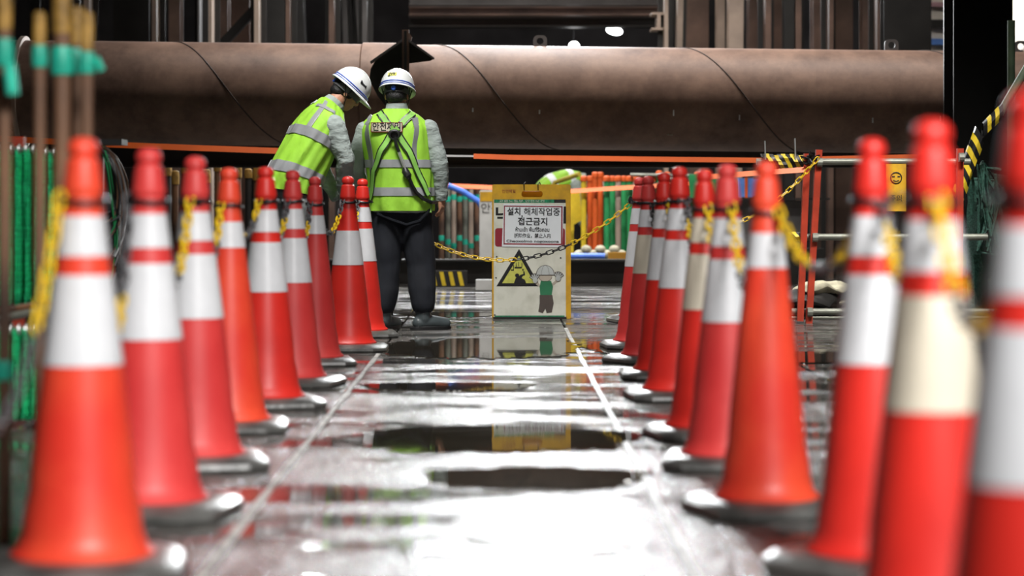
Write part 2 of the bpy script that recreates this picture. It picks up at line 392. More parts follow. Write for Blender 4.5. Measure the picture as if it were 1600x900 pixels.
# ------------------------------------------------------------------ plastic chains
def link_mesh(m):
    n = 14; L_, W_ = .029, .0135; pts = []
    for k in range(n):
        a = 2*PI*k/n; c, s_ = math.cos(a), math.sin(a)
        pts.append((W_*s_, 0, (L_-W_)*(1 if c > 0 else -1)*(1 if abs(c) > .2 else abs(c)*5)+W_*c))
    return MB().tube(pts, .0042, 5, closed=True).mesh('chain_link', m)
LINKS = {'Y': link_mesh(M_yel), 'G': link_mesh(M_gchain), 'B': link_mesh(M_bchain)}
def chain(A, B, sag, pattern, label, group, pitch=.047):
    A, B = V(A), V(B); pts = []
    for k in range(201):
        t = k/200; p = A.lerp(B, t); p.z -= 4*sag*t*(1-t); pts.append(p)
    t0 = thing('plastic_chain', label, 'chain', A, 0, group)
    seq = ''.join(c*n for c, n in pattern); i = 0; acc = 0; nxt = 0
    for p, q in zip(pts, pts[1:]):
        seg = (q-p).length
        while nxt <= acc+seg:
            pos = p.lerp(q, (nxt-acc)/seg); d = (q-p).normalized()
            o = link(LINKS[seq[i % len(seq)]], 'chain_link', t0)
            qn = d.to_track_quat('Z', 'Y')
            o.rotation_mode = 'QUATERNION'; o.rotation_quaternion = qn @ Matrix.Rotation((PI/2 if i % 2 else 0)+.35, 3, 'Z').to_quaternion()
            o.location = pos-A; i += 1; nxt += pitch
        acc += seg
def neck(k, dx=0, dy=-.06): return NECK[k][0]+V((dx, dy, 0))
def cc(a, b, sag, pat, label, da=(0, -.06), db=(0, .06)):
    chain(neck(a, *da), neck(b, *db), sag, pat, label, 'plastic chains between the %s cones' % ('left' if a[0] == 'L' else 'right'))
cc('L1', 'L0', .48, [('Y', 8), ('G', 12)], 'yellow chain hanging left of the largest left cone', (-.05, -.03))
cc('L2', 'L1', .34, [('G', 8), ('Y', 8), ('G', 8)], 'grey and yellow chain between the two nearest left cones', (-.055, -.01), (.03, .05))
cc('L3', 'L2', .26, [('Y', 9), ('G', 8)], 'yellow chain drooping from the third left cone', (-.01, -.055))
cc('L4', 'L3', .22, [('Y', 6), ('G', 9)], 'yellow then grey chain on the orange-faded left cone', (-.025, -.05))
cc('L5', 'L4', .13, [('Y', 4), ('G', 8)], 'short yellow and grey chain at the fifth left cone', (-.025, -.05))
cc('L6', 'L5', .17, [('G', 4), ('Y', 4), ('G', 6)], 'grey and yellow chain at the sixth left cone', (-.02, -.05))
cc('L7', 'L6', .2, [('G', 5), ('Y', 4), ('G', 5)], 'grey and yellow chain at the narrow left cone', (-.02, -.05))
cc('L8', 'L7', .17, [('G', 4), ('Y', 6), ('G', 5)], 'grey and yellow chain left of the cone with one tall band', (-.03, -.05))
cc('L9', 'L8', .17, [('G', 4), ('Y', 6), ('G', 5)], 'chain between the two farthest left cones', (-.03, -.05))
cc('R2', 'R1', .20, [('Y', 7), ('G', 5), ('Y', 8)], 'very blurred yellow chain at the right picture edge', (.0, -.055))
cc('R3', 'R2', .17, [('G', 3), ('Y', 8), ('G', 4)], 'grey and yellow chain over the second nearest right cone gap', (.02, -.055))
cc('R4', 'R3', .16, [('Y', 8), ('G', 6), ('Y', 9)], 'thick blurred yellow chain sagging across the gap right of the orange-red cone', (.03, -.05))
cc('R5', 'R4', .24, [('Y', 8), ('G', 6), ('Y', 5)], 'yellow chain hanging down the bright white-banded cone', (.01, -.055))
cc('R6', 'R5', .18, [('Y', 6), ('G', 5)], 'yellow chain hanging from the cream-banded cone', (.01, -.055))
cc('R7', 'R6', .2, [('G', 5), ('Y', 5), ('G', 7)], 'grey and yellow chain at the tallest-looking right cone', (.03, -.05))
cc('R8', 'R7', .15, [('Y', 5), ('G', 7)], 'yellow chain at the deep red right cone', (.02, -.05))
cc('R9', 'R8', .2, [('B', 9), ('G', 7)], 'dark chain hanging on the third farthest right cone', (.02, -.05))
cc('R10', 'R9', .2, [('B', 9), ('G', 7)], 'dark chain between the far right cones', (.02, -.05))
A_ = P(612, 338, 16.5); B_ = P(990, 314, 15.9)
chain(A_, B_, .36, [('Y', 22), ('B', 9), ('Y', 30)], 'yellow chain with a black stretch slung across the front of the sign', 'chain across the lane end')
ps = thing('chain_stake', 'thin dark stake behind the standing worker legs holding the lane-end chain', 'post', (A_.x, A_.y, 0))
MB().lathe([(.09, 0), (.09, .015), (.03, .02)], 16).obj('base', M_black, ps); MB().tube([(0, 0, .01), (0, 0, A_.z+.03)], .012, 10).obj('pole', M_black, ps)
cp = MB().box((0, 0, 0), (.075, .035, .035), Matrix.Rotation(.35, 3, 'Y')); m_ = cp.obj('chain_clip', M_black, None, B_+V((.0, -.01, .005)))
tag(m_, 'black clip joining the lane-end chain to the far right cones', 'clip')
chain(V((1.03, 16.65, .875)), P(1281, 243, 16.45), .33, [('B', 3), ('Y', 40)], 'thin yellow chain rising from behind the right cones to the red railing post', 'chain to the railing')

# ------------------------------------------------------------------ folding sign
SD = 17.2; S = F/SD
sg = thing('folding_sign', 'yellow-framed standing safety sign with Korean paper notice and black warning triangle', 'sign', (P(830, 316, SD).x, SD, 0))
sg.rotation_euler = (math.radians(-3), 0, math.radians(.5))
def sx(p): return (p-830)/S
def sz(p): return (498-p)/S
def curve2d(name, loops, ext, m, parent, y):
    c = bpy.data.curves.new(name, 'CURVE'); c.dimensions = '2D'; c.fill_mode = 'BOTH'; c.extrude = ext
    for lp in loops:
        s_ = c.splines.new('POLY'); s_.points.add(len(lp)-1); s_.use_cyclic_u = True
        for p, (a, b) in zip(s_.points, lp): p.co = (a, b, 0, 1)
    o = bpy.data.objects.new('t', c); COL.objects.link(o); me = bake(o); bpy.data.objects.remove(o)
    me.name = name; me.materials.clear(); me.materials.append(m); me.update()
    o = link(me, name, parent, (0, y, 0)); o.rotation_euler = (PI/2, 0, 0); return o
def rrect(x0, x1, z0, z1, r, n=5):
    q = []
    for cx, cz, a0 in ((x1-r, z1-r, 0), (x0+r, z1-r, PI/2), (x0+r, z0+r, PI), (x1-r, z0+r, 1.5*PI)):
        for k in range(n+1): q.append((cx+r*math.cos(a0+k*PI/2/n), cz+r*math.sin(a0+k*PI/2/n)))
    return q
W0, W1 = sx(769), sx(892)
curve2d('front_board', [rrect(W0, W1, 0.0, sz(288), .012), rrect(sx(815), sx(848), sz(308), sz(298), .02)[::-1]], .022, M_syel, sg, 0)
bk = curve2d('rear_board', [rrect(W0, W1, 0.0, sz(288), .012), rrect(sx(815), sx(848), sz(308), sz(298), .02)[::-1]], .012, M_syel, sg, .05)
bk.rotation_euler = (PI/2+math.radians(17), 0, 0); bk.location = (0, .05+.30, 0.0)
def flat(name, pts, m, y=-.024, th=.001): 
    return MB().prism([(sx(a), sz(b)) for a, b in pts], y, y-th).obj(name, m, sg, smooth=False)
def rc(a, b, c, d): return [(a, d), (c, d), (c, b), (a, b)]
flat('face_sheet', rc(771.5, 311.5, 884, 496), M_face)
flat('dark_edge', rc(770, 495, 885, 498), M_dark, -.0245, .002)
flat('green_strip', rc(772, 311.5, 868, 317), M_sgreen, -.0245)
flat('dark_strip', rc(866, 311.5, 884, 317), M_dark, -.0245)
flat('green_strip', rc(773, 493, 882, 495.5), M_sgreen, -.0245)
text('고용노동부 안전보건', 'green_strip_writing', .020, M_face, sg, (sx(815), -.0262, sz(314.4)), width=.34)
text('안전제일', 'top_writing', .028, M_maroon, sg, (sx(795), -.0235, sz(299)), width=.10)
text('낙하주의', 'heading', .135, M_ink, sg, (sx(829.5), -.0258, sz(338)), off=.003, width=.525)
MB().prism([(a, b) for a, b in rrect(sx(773.5), sx(885-2), sz(385.5), sz(356.5), .02)], -.0245, -.0258).obj('red_strip', M_maroon, sg)
# paper notice, slightly turned
pp = bpy.data.objects.new('paper_notice', None); 
def pf(name, pts, m, y, parent): return MB().prism([((a-833)/S, (352.5-b)/S) for a, b in pts], y, y-.0008).obj(name, m, parent, smooth=False)
pn = MB().prism([((a-833)/S, (352.5-b)/S) for a, b in ((784.5, 386), (879, 386), (880.5, 320.5), (786.5, 319))], 0, -.001).obj('paper_notice', M_paper, sg, (sx(833), -.0285, sz(352.5)), smooth=False)
pn.rotation_euler = (0, math.radians(.6), 0)
for q in ([(788, 321.6), (877.8, 321.6), (877.8, 323.4), (788, 323.4)], [(787, 380.5), (878.8, 380.5), (878.8, 382.6), (787, 382.6)],
          [(787, 321.6), (788.8, 321.6), (788.8, 382), (787, 382)], [(876.8, 321.6), (879, 321.6), (879, 382), (876.8, 382)]):
    pf('border', q, M_maroon, -.0011, pn)
def pt(s_, y, size, w, cx=833, off=.0): text(s_, 'writing', size, M_ink, pn, ((cx-833)/S, -.0022, (352.5-y)/S), off=off, width=w)
pt('설치', 331.5, .062, 20.5/S, 802.5, .0014); pt(',', 334.5, .062, None, 815.5, .0012); pt('해체작업중', 331.5, .062, 56/S, 846.5, .0007)
pt('접근금지', 347, .062, 46/S, 832, .0014)
pt('ห้ามเข้า พื้นที่รื้อถอน', 359.3, .040, 53/S, 832, .0007)
pt('拆除作业，禁止入内', 368.8, .036, 57/S, 832, .0005)
pt('Chaoxolmo nogoxoona', 377.2, .026, 82/S, 832.5, .0005)
# warning triangle
flat('triangle_border', [(775.5, 447.5), (844, 447.5), (811, 389)], M_ink, -.0245)
flat('triangle_fill', [(784.5, 442.5), (835, 442.5), (811, 399.5)], M_tyel, -.0256)
flat('pictogram', [(803, 442.3), (822, 442.3), (820, 437), (815, 434.5), (817, 431), (820.5, 430), (819.5, 424), (817.5, 424), (817.8, 428), (813, 429.5), (810, 433), (806, 434), (804.5, 438)], M_ink, -.0267)
flat('pictogram', [(808+3.4*math.cos(a*PI/5), 430.5+3.2*math.sin(a*PI/5)) for a in range(10)], M_ink, -.0267)
for a, b, c, d in ((804, 417, 815, 419.5), (806, 411, 807, 417), (810, 409, 811, 416), (815, 411, 816, 418), (798, 421, 803, 423), (816, 420, 818, 423), (802, 414, 803, 421)):
    flat('pictogram', rc(a, b, c, d), M_ink, -.0267)
# plain printed worker figure (generic, without features)
M_ph = mat('print_pale', (.52, .55, .54), .6); M_pg = mat('print_green', (.03, .20, .09), .6); M_pb = mat('print_brown', (.09, .07, .06), .6); M_pk = mat('print_skin', (.50, .44, .36), .6)
def blob(cx, cy, rx, ry, m, y, nm='printed_figure', a0=0, a1=2*PI, n=14): flat(nm, [(cx+rx*math.cos(a0+(a1-a0)*k/n), cy+ry*math.sin(a0+(a1-a0)*k/n)) for k in range(n if a1-a0 > 6 else n+1)][::-1], m, y)
blob(852, 431, 11, 10, M_pk, -.0247); blob(852, 430, 14.6, 15.5, M_pb, -.0256, a0=PI, a1=2*PI); blob(852, 429.4, 13.6, 14.5, M_ph, -.0265, a0=PI, a1=2*PI)
flat('printed_figure', [(845, 439), (861, 439), (864, 448), (862, 461), (844, 461), (843, 448)], M_pg, -.0256)
flat('printed_figure', [(843, 461), (863, 461), (865, 474), (862, 488), (854, 489), (852, 482), (848, 489), (841, 487), (843, 474)], M_pb, -.0262)
def arc(cx, cy, rx, ry, a0, a1, w=.0018, n=14): MB().tube([(sx(cx+rx*math.cos(a0+(a1-a0)*k/n)), -.0272, sz(cy+ry*math.sin(a0+(a1-a0)*k/n))) for k in range(n+1)], w, 4).obj('printed_outline', M_pb, sg)
arc(852, 429.6, 14.2, 15, PI, 2*PI); arc(852, 429.6, 6, 15, PI, 2*PI, .0012); arc(852, 431, 10.5, 9, .2, PI-.2, .0012); MB().tube([(sx(838), -.0272, sz(430)), (sx(867), -.0272, sz(430))], .002, 4).obj('printed_outline', M_pb, sg)
for sgn, cx, cy in ((-1, 836, 440), (1, 872, 437)):
    arc(cx, cy-2, 4.6, 5.4, 0, 2*PI, .0012)
    flat('printed_figure', [(852+sgn*9, 444), (cx, cy-2), (cx, cy+3), (852+sgn*8, 450)], M_pk, -.0250)
    blob(cx, cy-2, 3.6, 4.4, M_ph, -.0270)
    for k in range(5):
        a = -PI/2+(k-2)*.42+sgn*.15; c_, s_ = math.cos(a), math.sin(a)
        x0, y0 = cx+3.5*c_, cy-2+4*s_; x1, y1 = cx+9*c_, cy-2+10*s_
        flat('printed_figure', [(x0-s_*1.9, y0+c_*1.9), (x1+c_*.7-s_*1.9, y1+s_*.7+c_*1.9), (x1+c_*.7+s_*1.9, y1+s_*.7-c_*1.9), (x0+s_*1.9, y0-c_*1.9)], M_pb, -.0262); flat('printed_figure', [(x0-s_*1, y0+c_*1), (x1-s_*.8, y1+c_*.8), (x1+s_*.8, y1-c_*.8), (x0+s_*1, y0-c_*1)], M_ph, -.0268)
for a, b in ((776, 401), (876, 403), (773, 492), (775, 434)): MB().lathe([(.006, 0), (.006, .004), (.003, .006)], 8, rot=Matrix.Rotation(PI/2, 3, 'X')).obj('rivet', M_dark, sg, (sx(a), -.024, sz(b)))
for x in (821, 843):
    MB().tube([V((sx(x)-.01, -.03, sz(297))), V((sx(x)-.012, -.035, sz(288))), V((sx(x), 0, sz(284))), V((sx(x)+.012, .05, sz(288)))], .0035, 6).obj('wire_tie', M_black, sg)

# ------------------------------------------------------------------ people
def superpt(a, b, th, p=2.4):
    c, s_ = math.cos(th), math.sin(th)
    q = (abs(c)**p+abs(s_)**p)**(-1/p)
    return a*c*q, b*s_*q
class Torso:
    # sections: (x, y, z, pitch deg forward, a, b)
    def __init__(s, secs, pleat=.006): s.s = secs; s.pl = pleat
    def at(s, t):
        n = len(s.s)-1; t = min(max(t, 0), 1)*n; i = min(int(t), n-1); u = t-i
        p0, p1, p2, p3 = s.s[max(i-1, 0)], s.s[i], s.s[i+1], s.s[min(i+2, n)]
        return [.5*((2*b)+(-a+c)*u+(2*a-5*b+4*c-d)*u*u+(-a+3*b-3*c+d)*u**3) for a, b, c, d in zip(p0, p1, p2, p3)]
    def frame(s, t):
        x, y, z, p, a, b = s.at(t); p = math.radians(p)
        return V((x, y, z)), V((0, math.cos(p), -math.sin(p))), V((0, math.sin(p), math.cos(p))), a, b
    def pt(s, t, th, off=0, wr=1):
        c, yd, zd, a, b = s.frame(t); x, y = superpt(a+off, b+off, th)
        k = s.pl*wr*(1.3-t)*(math.sin(th*9+t*5+math.sin(t*14)*1.1)+.6*math.sin(th*17-t*9))
        q = 1+k/max(a, .05)
        return c+V((1, 0, 0))*x*q+yd*y*q
    def tz(s, z):
        lo, hi = 0, 1
        for _ in range(30):
            m = (lo+hi)/2
            if s.at(m)[2] < z: lo = m
            else: hi = m
        return lo
    def back(s, x, z, off):
        t = s.tz(z); c, yd, zd, a, b = s.frame(t); dx = x-c.x
        lo, hi = -PI, 0
        for _ in range(30):
            m = (lo+hi)/2
            if superpt(a+off, b+off, m)[0] < dx: lo = m
            else: hi = m
        return s.pt(t, lo, off)
    def shell(s, t0, t1, off, n=64, m=40, th0=0, th1=2*PI, thick=.003):
        mb = MB(); rs = []
        full = abs(th1-th0-2*PI) < 1e-6
        def ring(t, o): return [s.pt(t, th0+(th1-th0)*k/(n if full else n-1), o) for k in range(n)]
        outer = [ring(t0+(t1-t0)*i/m, off) for i in range(m+1)]; inner = [ring(t0+(t1-t0)*i/m, off-thick) for i in range(m+1)]
        allr = outer+inner[::-1]
        if full: mb.rings(allr, closed=True)
        else:
            nn = n; vs = [p for r in allr for p in r]; fs = []; M2 = len(allr)
            for i in range(M2):
                a, b = i*nn, ((i+1) % M2)*nn
                for k in range(nn-1): fs.append((a+k, a+k+1, b+k+1, b+k))
            for k in (0, nn-1):
                for i in range(m): fs.append((i*nn+k, (i+1)*nn+k, (M2-2-i)*nn+k, (M2-1-i)*nn+k))
            mb.add(vs, fs)
        return mb
    def solid(s, off=0, n=40, m=30): 
        mb = MB(); mb.rings([[s.pt(i/m, 2*PI*k/n, off, 0) for k in range(n)] for i in range(m+1)]); return mb
def strip(pts, norm_c, w, th):
    # ribbon through pts whose flat side faces away from norm_c(p)
    pts = [V(p) for p in pts]; rs = []
    for i, p in enumerate(pts):
        t = (pts[min(i+1, len(pts)-1)]-pts[max(i-1, 0)]).normalized(); nrm = norm_c(p).normalized(); s_ = t.cross(nrm).normalized()
        rs.append([p-s_*w/2-nrm*th, p+s_*w/2-nrm*th, p+s_*w/2+nrm*th*.3, p-s_*w/2+nrm*th*.3])
    return MB().rings(rs)
def hand(mb, wrist, dirv, palm, side, curl=.5):
    # wrist point, hand direction, palm normal; thumb leaves the side
    d = V(dirv).normalized(); pn_ = V(palm).normalized(); s_ = d.cross(pn_).normalized()*side; w_ = V(wrist)
    mb.limb([w_-d*.02, w_+d*.03+s_*.004, w_+d*.075], [.024, .027, .026], 12)
    mb.limb([w_+d*.035-s_*.02, w_+d*.085-s_*.026], [.018, .012], 10); mb.limb([w_+d*.035+s_*.02, w_+d*.085+s_*.026], [.018, .012], 10)
    for k, (o, ln) in enumerate(((.030, .068), (.011, .078), (-.009, .072), (-.028, .056))):
        b = w_+d*.085+s_*o; c = curl*(1+.12*k)
        q = [b]; dr = d.copy()
        for j, f in enumerate((.42, .32, .26)):
            ang = c*(.5+.5*j); dr = (dr*math.cos(ang)+pn_*math.sin(ang)).normalized(); q.append(q[-1]+dr*ln*f)
        mb.limb(q, [.0095, .009, .008, .007], 8)
    b = w_+d*.028+s_*.026
    mb.limb([b, b+d*.03+s_*.022+pn_*.006, b+d*.055+s_*.026+pn_*.018, b+d*.075+s_*.020+pn_*.026], [.014, .011, .010, .008], 8)
def head_pieces(mb, c, rot):
    def q(p): return c+rot @ V(p)
    mb.ell(q((0, -.012, .025)), (.074, .093, .095), rot); mb.ell(q((0, .018, -.035)), (.060, .070, .070), rot)
    mb.ell(q((0, .038, -.078)), (.040, .045, .032), rot); mb.ell(q((0, .092, -.022)), (.013, .020, .020), rot, 10, 6)
    mb.ell(q((0, .084, -.002)), (.009, .016, .028), rot, 10, 6)
    mb.ell(q((0, .080, -.056)), (.022, .012, .005), rot, 10, 6); mb.ell(q((0, .078, -.066)), (.020, .012, .006), rot, 10, 6)
    for s_ in (-1, 1):
        mb.ell(q((s_*.077, -.004, -.012)), (.009, .020, .032), rot, 10, 6); mb.ell(q((s_*.030, .062, -.022)), (.026, .020, .022), rot, 10, 6)
        mb.ell(q((s_*.028, .074, .022)), (.024, .012, .008), rot, 10, 6)
def helmet(parent, c, rot, mark):
    N = 36
    def ring(u, k, z, fr=0, nr=0):
        a = 2*PI*k/N; x, y = math.cos(a), math.sin(a)
        return V((x*.116*u, y*.136*u+(fr*max(0, y)**1.5), z))
    prof = []
    for i in range(13):
        ph = PI/2*i/12; prof.append((math.cos(ph)**.82 if i < 12 else .02, .128*math.sin(ph)))
    rs = [[ring(1.09, k, -.012, .050) for k in range(N)], [ring(1.075, k, -.006, .048) for k in range(N)], [ring(1.01, k, .004, .012) for k in range(N)]]
    for u, z in prof[1:]: rs.append([ring(u, k, z+.01) for k in range(N)])
    inner = [[p*0.965 for p in r] for r in rs][::-1]
    hb = MB().rings(rs+inner[1:] if False else rs+inner, cap=False)
    hel = hb.obj('hard_hat', M_helm, parent, c); hel.rotation_mode = 'QUATERNION'; hel.rotation_quaternion = rot.to_quaternion()
    # crown ridge
    rg = MB()
    for x in (-.018, 0, .018): rg.tube([(x, .128*math.cos(a), .014+.128*math.sin(a)) for a in [PI*(.16+.68*k/16) for k in range(17)]], .0045, 6)
    rg.obj('ridge', M_helm, hel)
    def hoop(z, u, r, m, nm): MB().tube([ring(u, k, z, .004) for k in range(N)], r, 6, closed=True).obj(nm, m, hel)
    hoop(.020, 1.005, .0038, M_blue, 'blue_stripe'); hoop(.006, 1.018, .003, M_blue, 'blue_stripe')
    hb2 = MB()
    rr = [[V((math.cos(2*PI*k/N)*.088*f, math.sin(2*PI*k/N)*.106*f, z)) for k in range(N)] for f, z in ((1, -.048), (1, -.012), (.96, -.012), (.96, -.048))]
    hb2.rings(rr, closed=True); hb2.obj('headband', M_gchain, hel)
    MB().lathe([(.017, 0), (.017, .012), (.012, .016)], 14, rot=Matrix.Rotation(PI/2, 3, 'X')).obj('adjusting_knob', M_blue, hel, (0, -.104, -.028))
    st = MB()
    for s_ in (-1, 1):
        st.tube([(s_*.098, .02, -.004), (s_*.090, .012, -.05), (s_*.075, .03, -.095), (s_*.03, .055, -.135), (0, .06, -.142)], .004, 6)
        st.tube([(s_*.098, -.045, -.004), (s_*.092, -.02, -.04), (s_*.082, .01, -.07)], .004, 6)
    st.obj('chin_strap', M_black, hel)
    return hel
def person(label, loc, rz, torso, arms, legs, headc, headrot, trousers, hem, neckz, shirt_m=M_shirt, vest=True, foot=None, group='workers in high visibility vests'):
    root = thing('person', label, 'person', loc, rz, group)
    T = Torso(torso)
    # body: one continuous surface
    b = T.solid(-.03); 
    nb, nd, nz_, a, bb = T.frame(1.0)
    b.limb([nb-nz_*.05, headc+headrot @ V((0, -.02, -.03))], [.062, .054])
    head_pieces(b, headc, headrot)
    for A in arms: b.limb(A['p'], [.05, .038, .026]); hand(b, A['p'][-1], A['hd'], A['hp'], A['hs'], A.get('curl', .5))
    for Lg in legs: b.limb([Lg[0], Lg[1], Lg[2]], [.075, .05, .036])
    remesh(b, 'body', M_skin, root, .0055, 3)
    # hair and helmet
    hr = MB(); hr.ell(headc+headrot @ V((0, -.022, .024)), (.081, .095, .098), headrot, 24, 14)
    hr.ell(headc+headrot @ V((0, -.055, -.035)), (.066, .055, .045), headrot, 20, 12)
    for s_ in (-1, 1): hr.ell(headc+headrot @ V((s_*.066, .018, .0)), (.016, .03, .04), headrot, 12, 8)
    remesh(hr, 'hair', M_hair, root, .006, 3)
    helmet(root, headc+headrot @ V((0, -.004, .034)), headrot @ Matrix.Rotation(math.radians(-4), 3, 'X'), '')
    for s_ in (-1, 1):
        MB().ell(headc+headrot @ V((s_*.030, .079, -.008)), (.012, .008, .007), headrot, 10, 6).obj('eye', M_white, root)
        MB().ell(headc+headrot @ V((s_*.030, .085, -.008)), (.005, .004, .005), headrot, 8, 6).obj('iris', M_ink, root)
        MB().ell(headc+headrot @ V((s_*.030, .083, .013)), (.018, .006, .004), headrot, 8, 6).obj('eyebrow', M_hair, root)
    # shirt
    sh = T.solid(.0)
    for A in arms: sh.limb([A['p'][0], A['p'][0].lerp(A['p'][1], .5), A['p'][1], A['p'][1].lerp(A['p'][2], .5), A['p'][2]], A.get('r', [.078, .072, .062, .056, .044]))
    remesh(sh, 'shirt', shirt_m, root, .008, 7, .006, .09, 1.3)
    col = MB(); n = 28
    c0 = nb+nz_*.0
    rr = [[c0+V((math.cos(2*PI*k/n)*q, 0, 0))+nd*math.sin(2*PI*k/n)*q*1.02+nz_*z for k in range(n)] for q, z in ((.082, -.03), (.074, .012), (.069, .030), (.063, .030), (.066, .0), (.07, -.03))]
    col.rings(rr, closed=True); col.obj('collar', shirt_m, root)
    for A in arms:
        d = (A['p'][2]-A['p'][1]).normalized()
        MB().tube([A['p'][2]-d*.02, A['p'][2]-d*.015, A['p'][2]+d*.03, A['p'][2]+d*.032], [.040, .046, .042, .034], 18).obj('cuff', shirt_m, root)
    # trousers
    tr = MB(); hc = V((T.s[0][0], T.s[0][1], 0))
    tr.limb([hc+V((-.065, 0, .93)), hc+V((.065, 0, .93))], [.125, .125]); tr.limb([hc+V((0, 0, .82)), hc+V((0, 0, 1.0))], [.12, .13])
    for Lg in legs:
        tr.limb([Lg[0], Lg[0].lerp(Lg[1], .5), Lg[1], Lg[1].lerp(Lg[2], .6), Lg[2]], [.118, .110, .101, .098, .084])
    remesh(tr, 'trousers', trousers, root, .009, 7, .007, .13, .6)
    # boots
    for i, Lg in enumerate(legs):
        ft = foot[i]; an = Lg[2]; fd = V((math.sin(ft), math.cos(ft), 0)); 
        bt = MB(); g = V((an.x, an.y, 0))
        bt.limb([V((an.x, an.y, an.z-.01)), V((an.x, an.y, .07))], [.052, .054])
        bt.limb([g-fd*.035+V((0, 0, .048)), g+fd*.06+V((0, 0, .050)), g+fd*.135+V((0, 0, .042)), g+fd*.165+V((0, 0, .040))], [.046, .050, .044, .040])
        bo = remesh(bt, 'boot', M_boot, root, .006, 4)
        for v in bo.data.vertices:
            if v.co.z < .012: v.co.z = .012
        sl = MB(); N = 24; sd = fd.cross(V((0, 0, 1)))
        def so(z, q): return [g+fd*(.055+.15*q*math.cos(2*PI*k/N))+sd*(.050*q*math.sin(2*PI*k/N)*(1+.1*math.cos(2*PI*k/N)))+V((0, 0, z)) for k in range(N)]
        sl.rings([so(0, 1), so(.02, 1.02), so(.024, .95)]); sl.obj('sole', M_black, root)
    if vest:
        T2 = T
        vs = T2.shell(hem, neckz, .016, 84, 48); vs.obj('vest', M_hiviz, root)
    return root, T

# worker seen from behind
WD = 15.74; WS = F/WD
wx = (627-CX)/WS
def wl(px, py): return ((px-CX)/WS-wx, H-(py-CY)/WS)
tor2 = [(.0, .0, .80, 0, .200, .145), (.0, .0, .90, 0, .205, .150), (-.005, .0, 1.02, 0, .207, .145), (-.02, .0, 1.15, 0, .213, .140), (-.04, 0, 1.28, 0, .222, .135),
        (-.045, .0, 1.37, 0, .222, .122), (-.043, .005, 1.425, 0, .188, .105), (-.040, .01, 1.462, 0, .145, .092), (-.035, .012, 1.492, 0, .090, .078), (-.032, .015, 1.515, 0, .068, .066)]
rot2 = Matrix.Rotation(math.radians(-10), 3, 'Z') @ Matrix.Rotation(math.radians(-12), 3, 'X')
arms2 = [dict(r=[.066, .066, .061, .055, .044], p=[V((.185, 0, 1.378)), V((.262, -.01, 1.13)), V((.272, .03, .915))], hd=(.02, .10, -1), hp=(-.9, .3, 0), hs=1, curl=.45),
         dict(r=[.066, .066, .061, .055, .044], p=[V((-.245, 0, 1.365)), V((-.315, -.01, 1.10)), V((-.262, .20, .925))], hd=(.3, .8, -.3), hp=(.6, .1, -.6), hs=-1, curl=.6)]
legs2 = [(V((-.095, 0, .80)), V((-.105, .01, .44)), V((-.120, .0, .17))), (V((.095, 0, .80)), V((.135, .005, .44)), V((.150, -.02, .17)))]
p2, T2 = person('worker seen from behind in yellow-green vest with black harness, right arm hanging, standing', (wx, WD, 0), 0, tor2, arms2, legs2,
                V((-.030, .035, 1.610)), rot2, M_navy, .02, .955, foot=[.5, 1.15])
def band(T, t0, t1, m, root, nm='reflective_band', off=.021, th0=0, th1=2*PI, n=84): T.shell(t0, t1, off, n, 5, th0, th1, .004).obj(nm, m, root)
def zz(T, py, S_=WS): return T.tz(H-(py-CY)/S_)
band(T2, zz(T2, 306), zz(T2, 293), M_refl, p2); band(T2, zz(T2, 262), zz(T2, 250), M_refl, p2)
cen = lambda p: V((p.x+.03, p.y-.0, 0)) 
def bstrip(name, pxs, w, m, off, n=14, T=T2):
    pts = []
    for (a, b), (c, d) in zip(pxs, pxs[1:]):
        for k in range(n): pts.append(T.back(*wl(a+(c-a)*k/n, b+(d-b)*k/n), off))
    pts.append(T.back(*wl(*pxs[-1]), off))
    return strip(pts, lambda p: V((p.x+.03, p.y-.02, .15 if p.z > 1.4 else 0)), w, .004).obj(name, m, p2)
bstrip('reflective_strap', [(577, 183), (574, 200), (580, 255), (582, 306)], .052, M_refl, .021)
bstrip('reflective_strap', [(648, 183), (653, 200), (650, 250)], .052, M_refl, .021)
for q in ([(594, 176), (603, 189), (616, 205)], [(646, 177), (635, 188), (620, 205)], [(612, 212), (598, 235), (584, 268), (578, 312)], [(624, 212), (640, 236), (655, 268), (670, 305)]):
    bstrip('harness_edge', q, .052, M_black, .026); bstrip('harness_strap', q, .034, M_hiviz2, .031)
# printed name patch
pc = T2.back(*wl(606, 200), .024)
lab = MB().box((0, 0, 0), (.215, .003, .066)).obj('back_patch', M_maroon, p2, pc+V((0, -.004, 0)))
MB().box((0, -.002, 0), (.205, .003, .056)).obj('patch_field', M_tape2, lab)
text('안전제일', 'patch_writing', .062, M_ink, lab, (0, -.0042, 0), off=.0012, width=.19)
# dorsal ring and lanyard
jc = T2.back(*wl(618, 210), .035)
MB().ell((0, 0, 0), (.045, .010, .030), None, 18, 8).obj('dorsal_pad', M_black, p2, jc)
MB().tube([(.030*math.cos(a*PI/6), -.018, -.012+.028*math.sin(a*PI/6)) for a in range(12)], .006, 6, closed=True).obj('dorsal_ring', M_black, p2, jc)
def bp_(px, py, off): return T2.back(*wl(px, py), off)
MB().tube([bp_(619, 216, .045), bp_(621, 228, .045), bp_(625, 238, .045)], .012, 8).obj('lanyard_hook', M_black, p2)
MB().tube([bp_(624, 236, .042), bp_(634, 262, .042)], .012, 8).obj('lanyard_bar', M_silver, p2)
MB().tube([bp_(634, 262, .045), bp_(635, 268, .045), bp_(639, 276, .045), bp_(641, 280, .045)], [.012, .026, .026, .012], 10).obj('shock_pack', M_black, p2)
MB().tube([bp_(640, 278, .04), bp_(645, 290, .04), bp_(653, 301, .04), bp_(663, 311, .035), bp_(672, 316, .03), V((.235, -.02, .87))], .013, 8).obj('lanyard', M_black, p2)
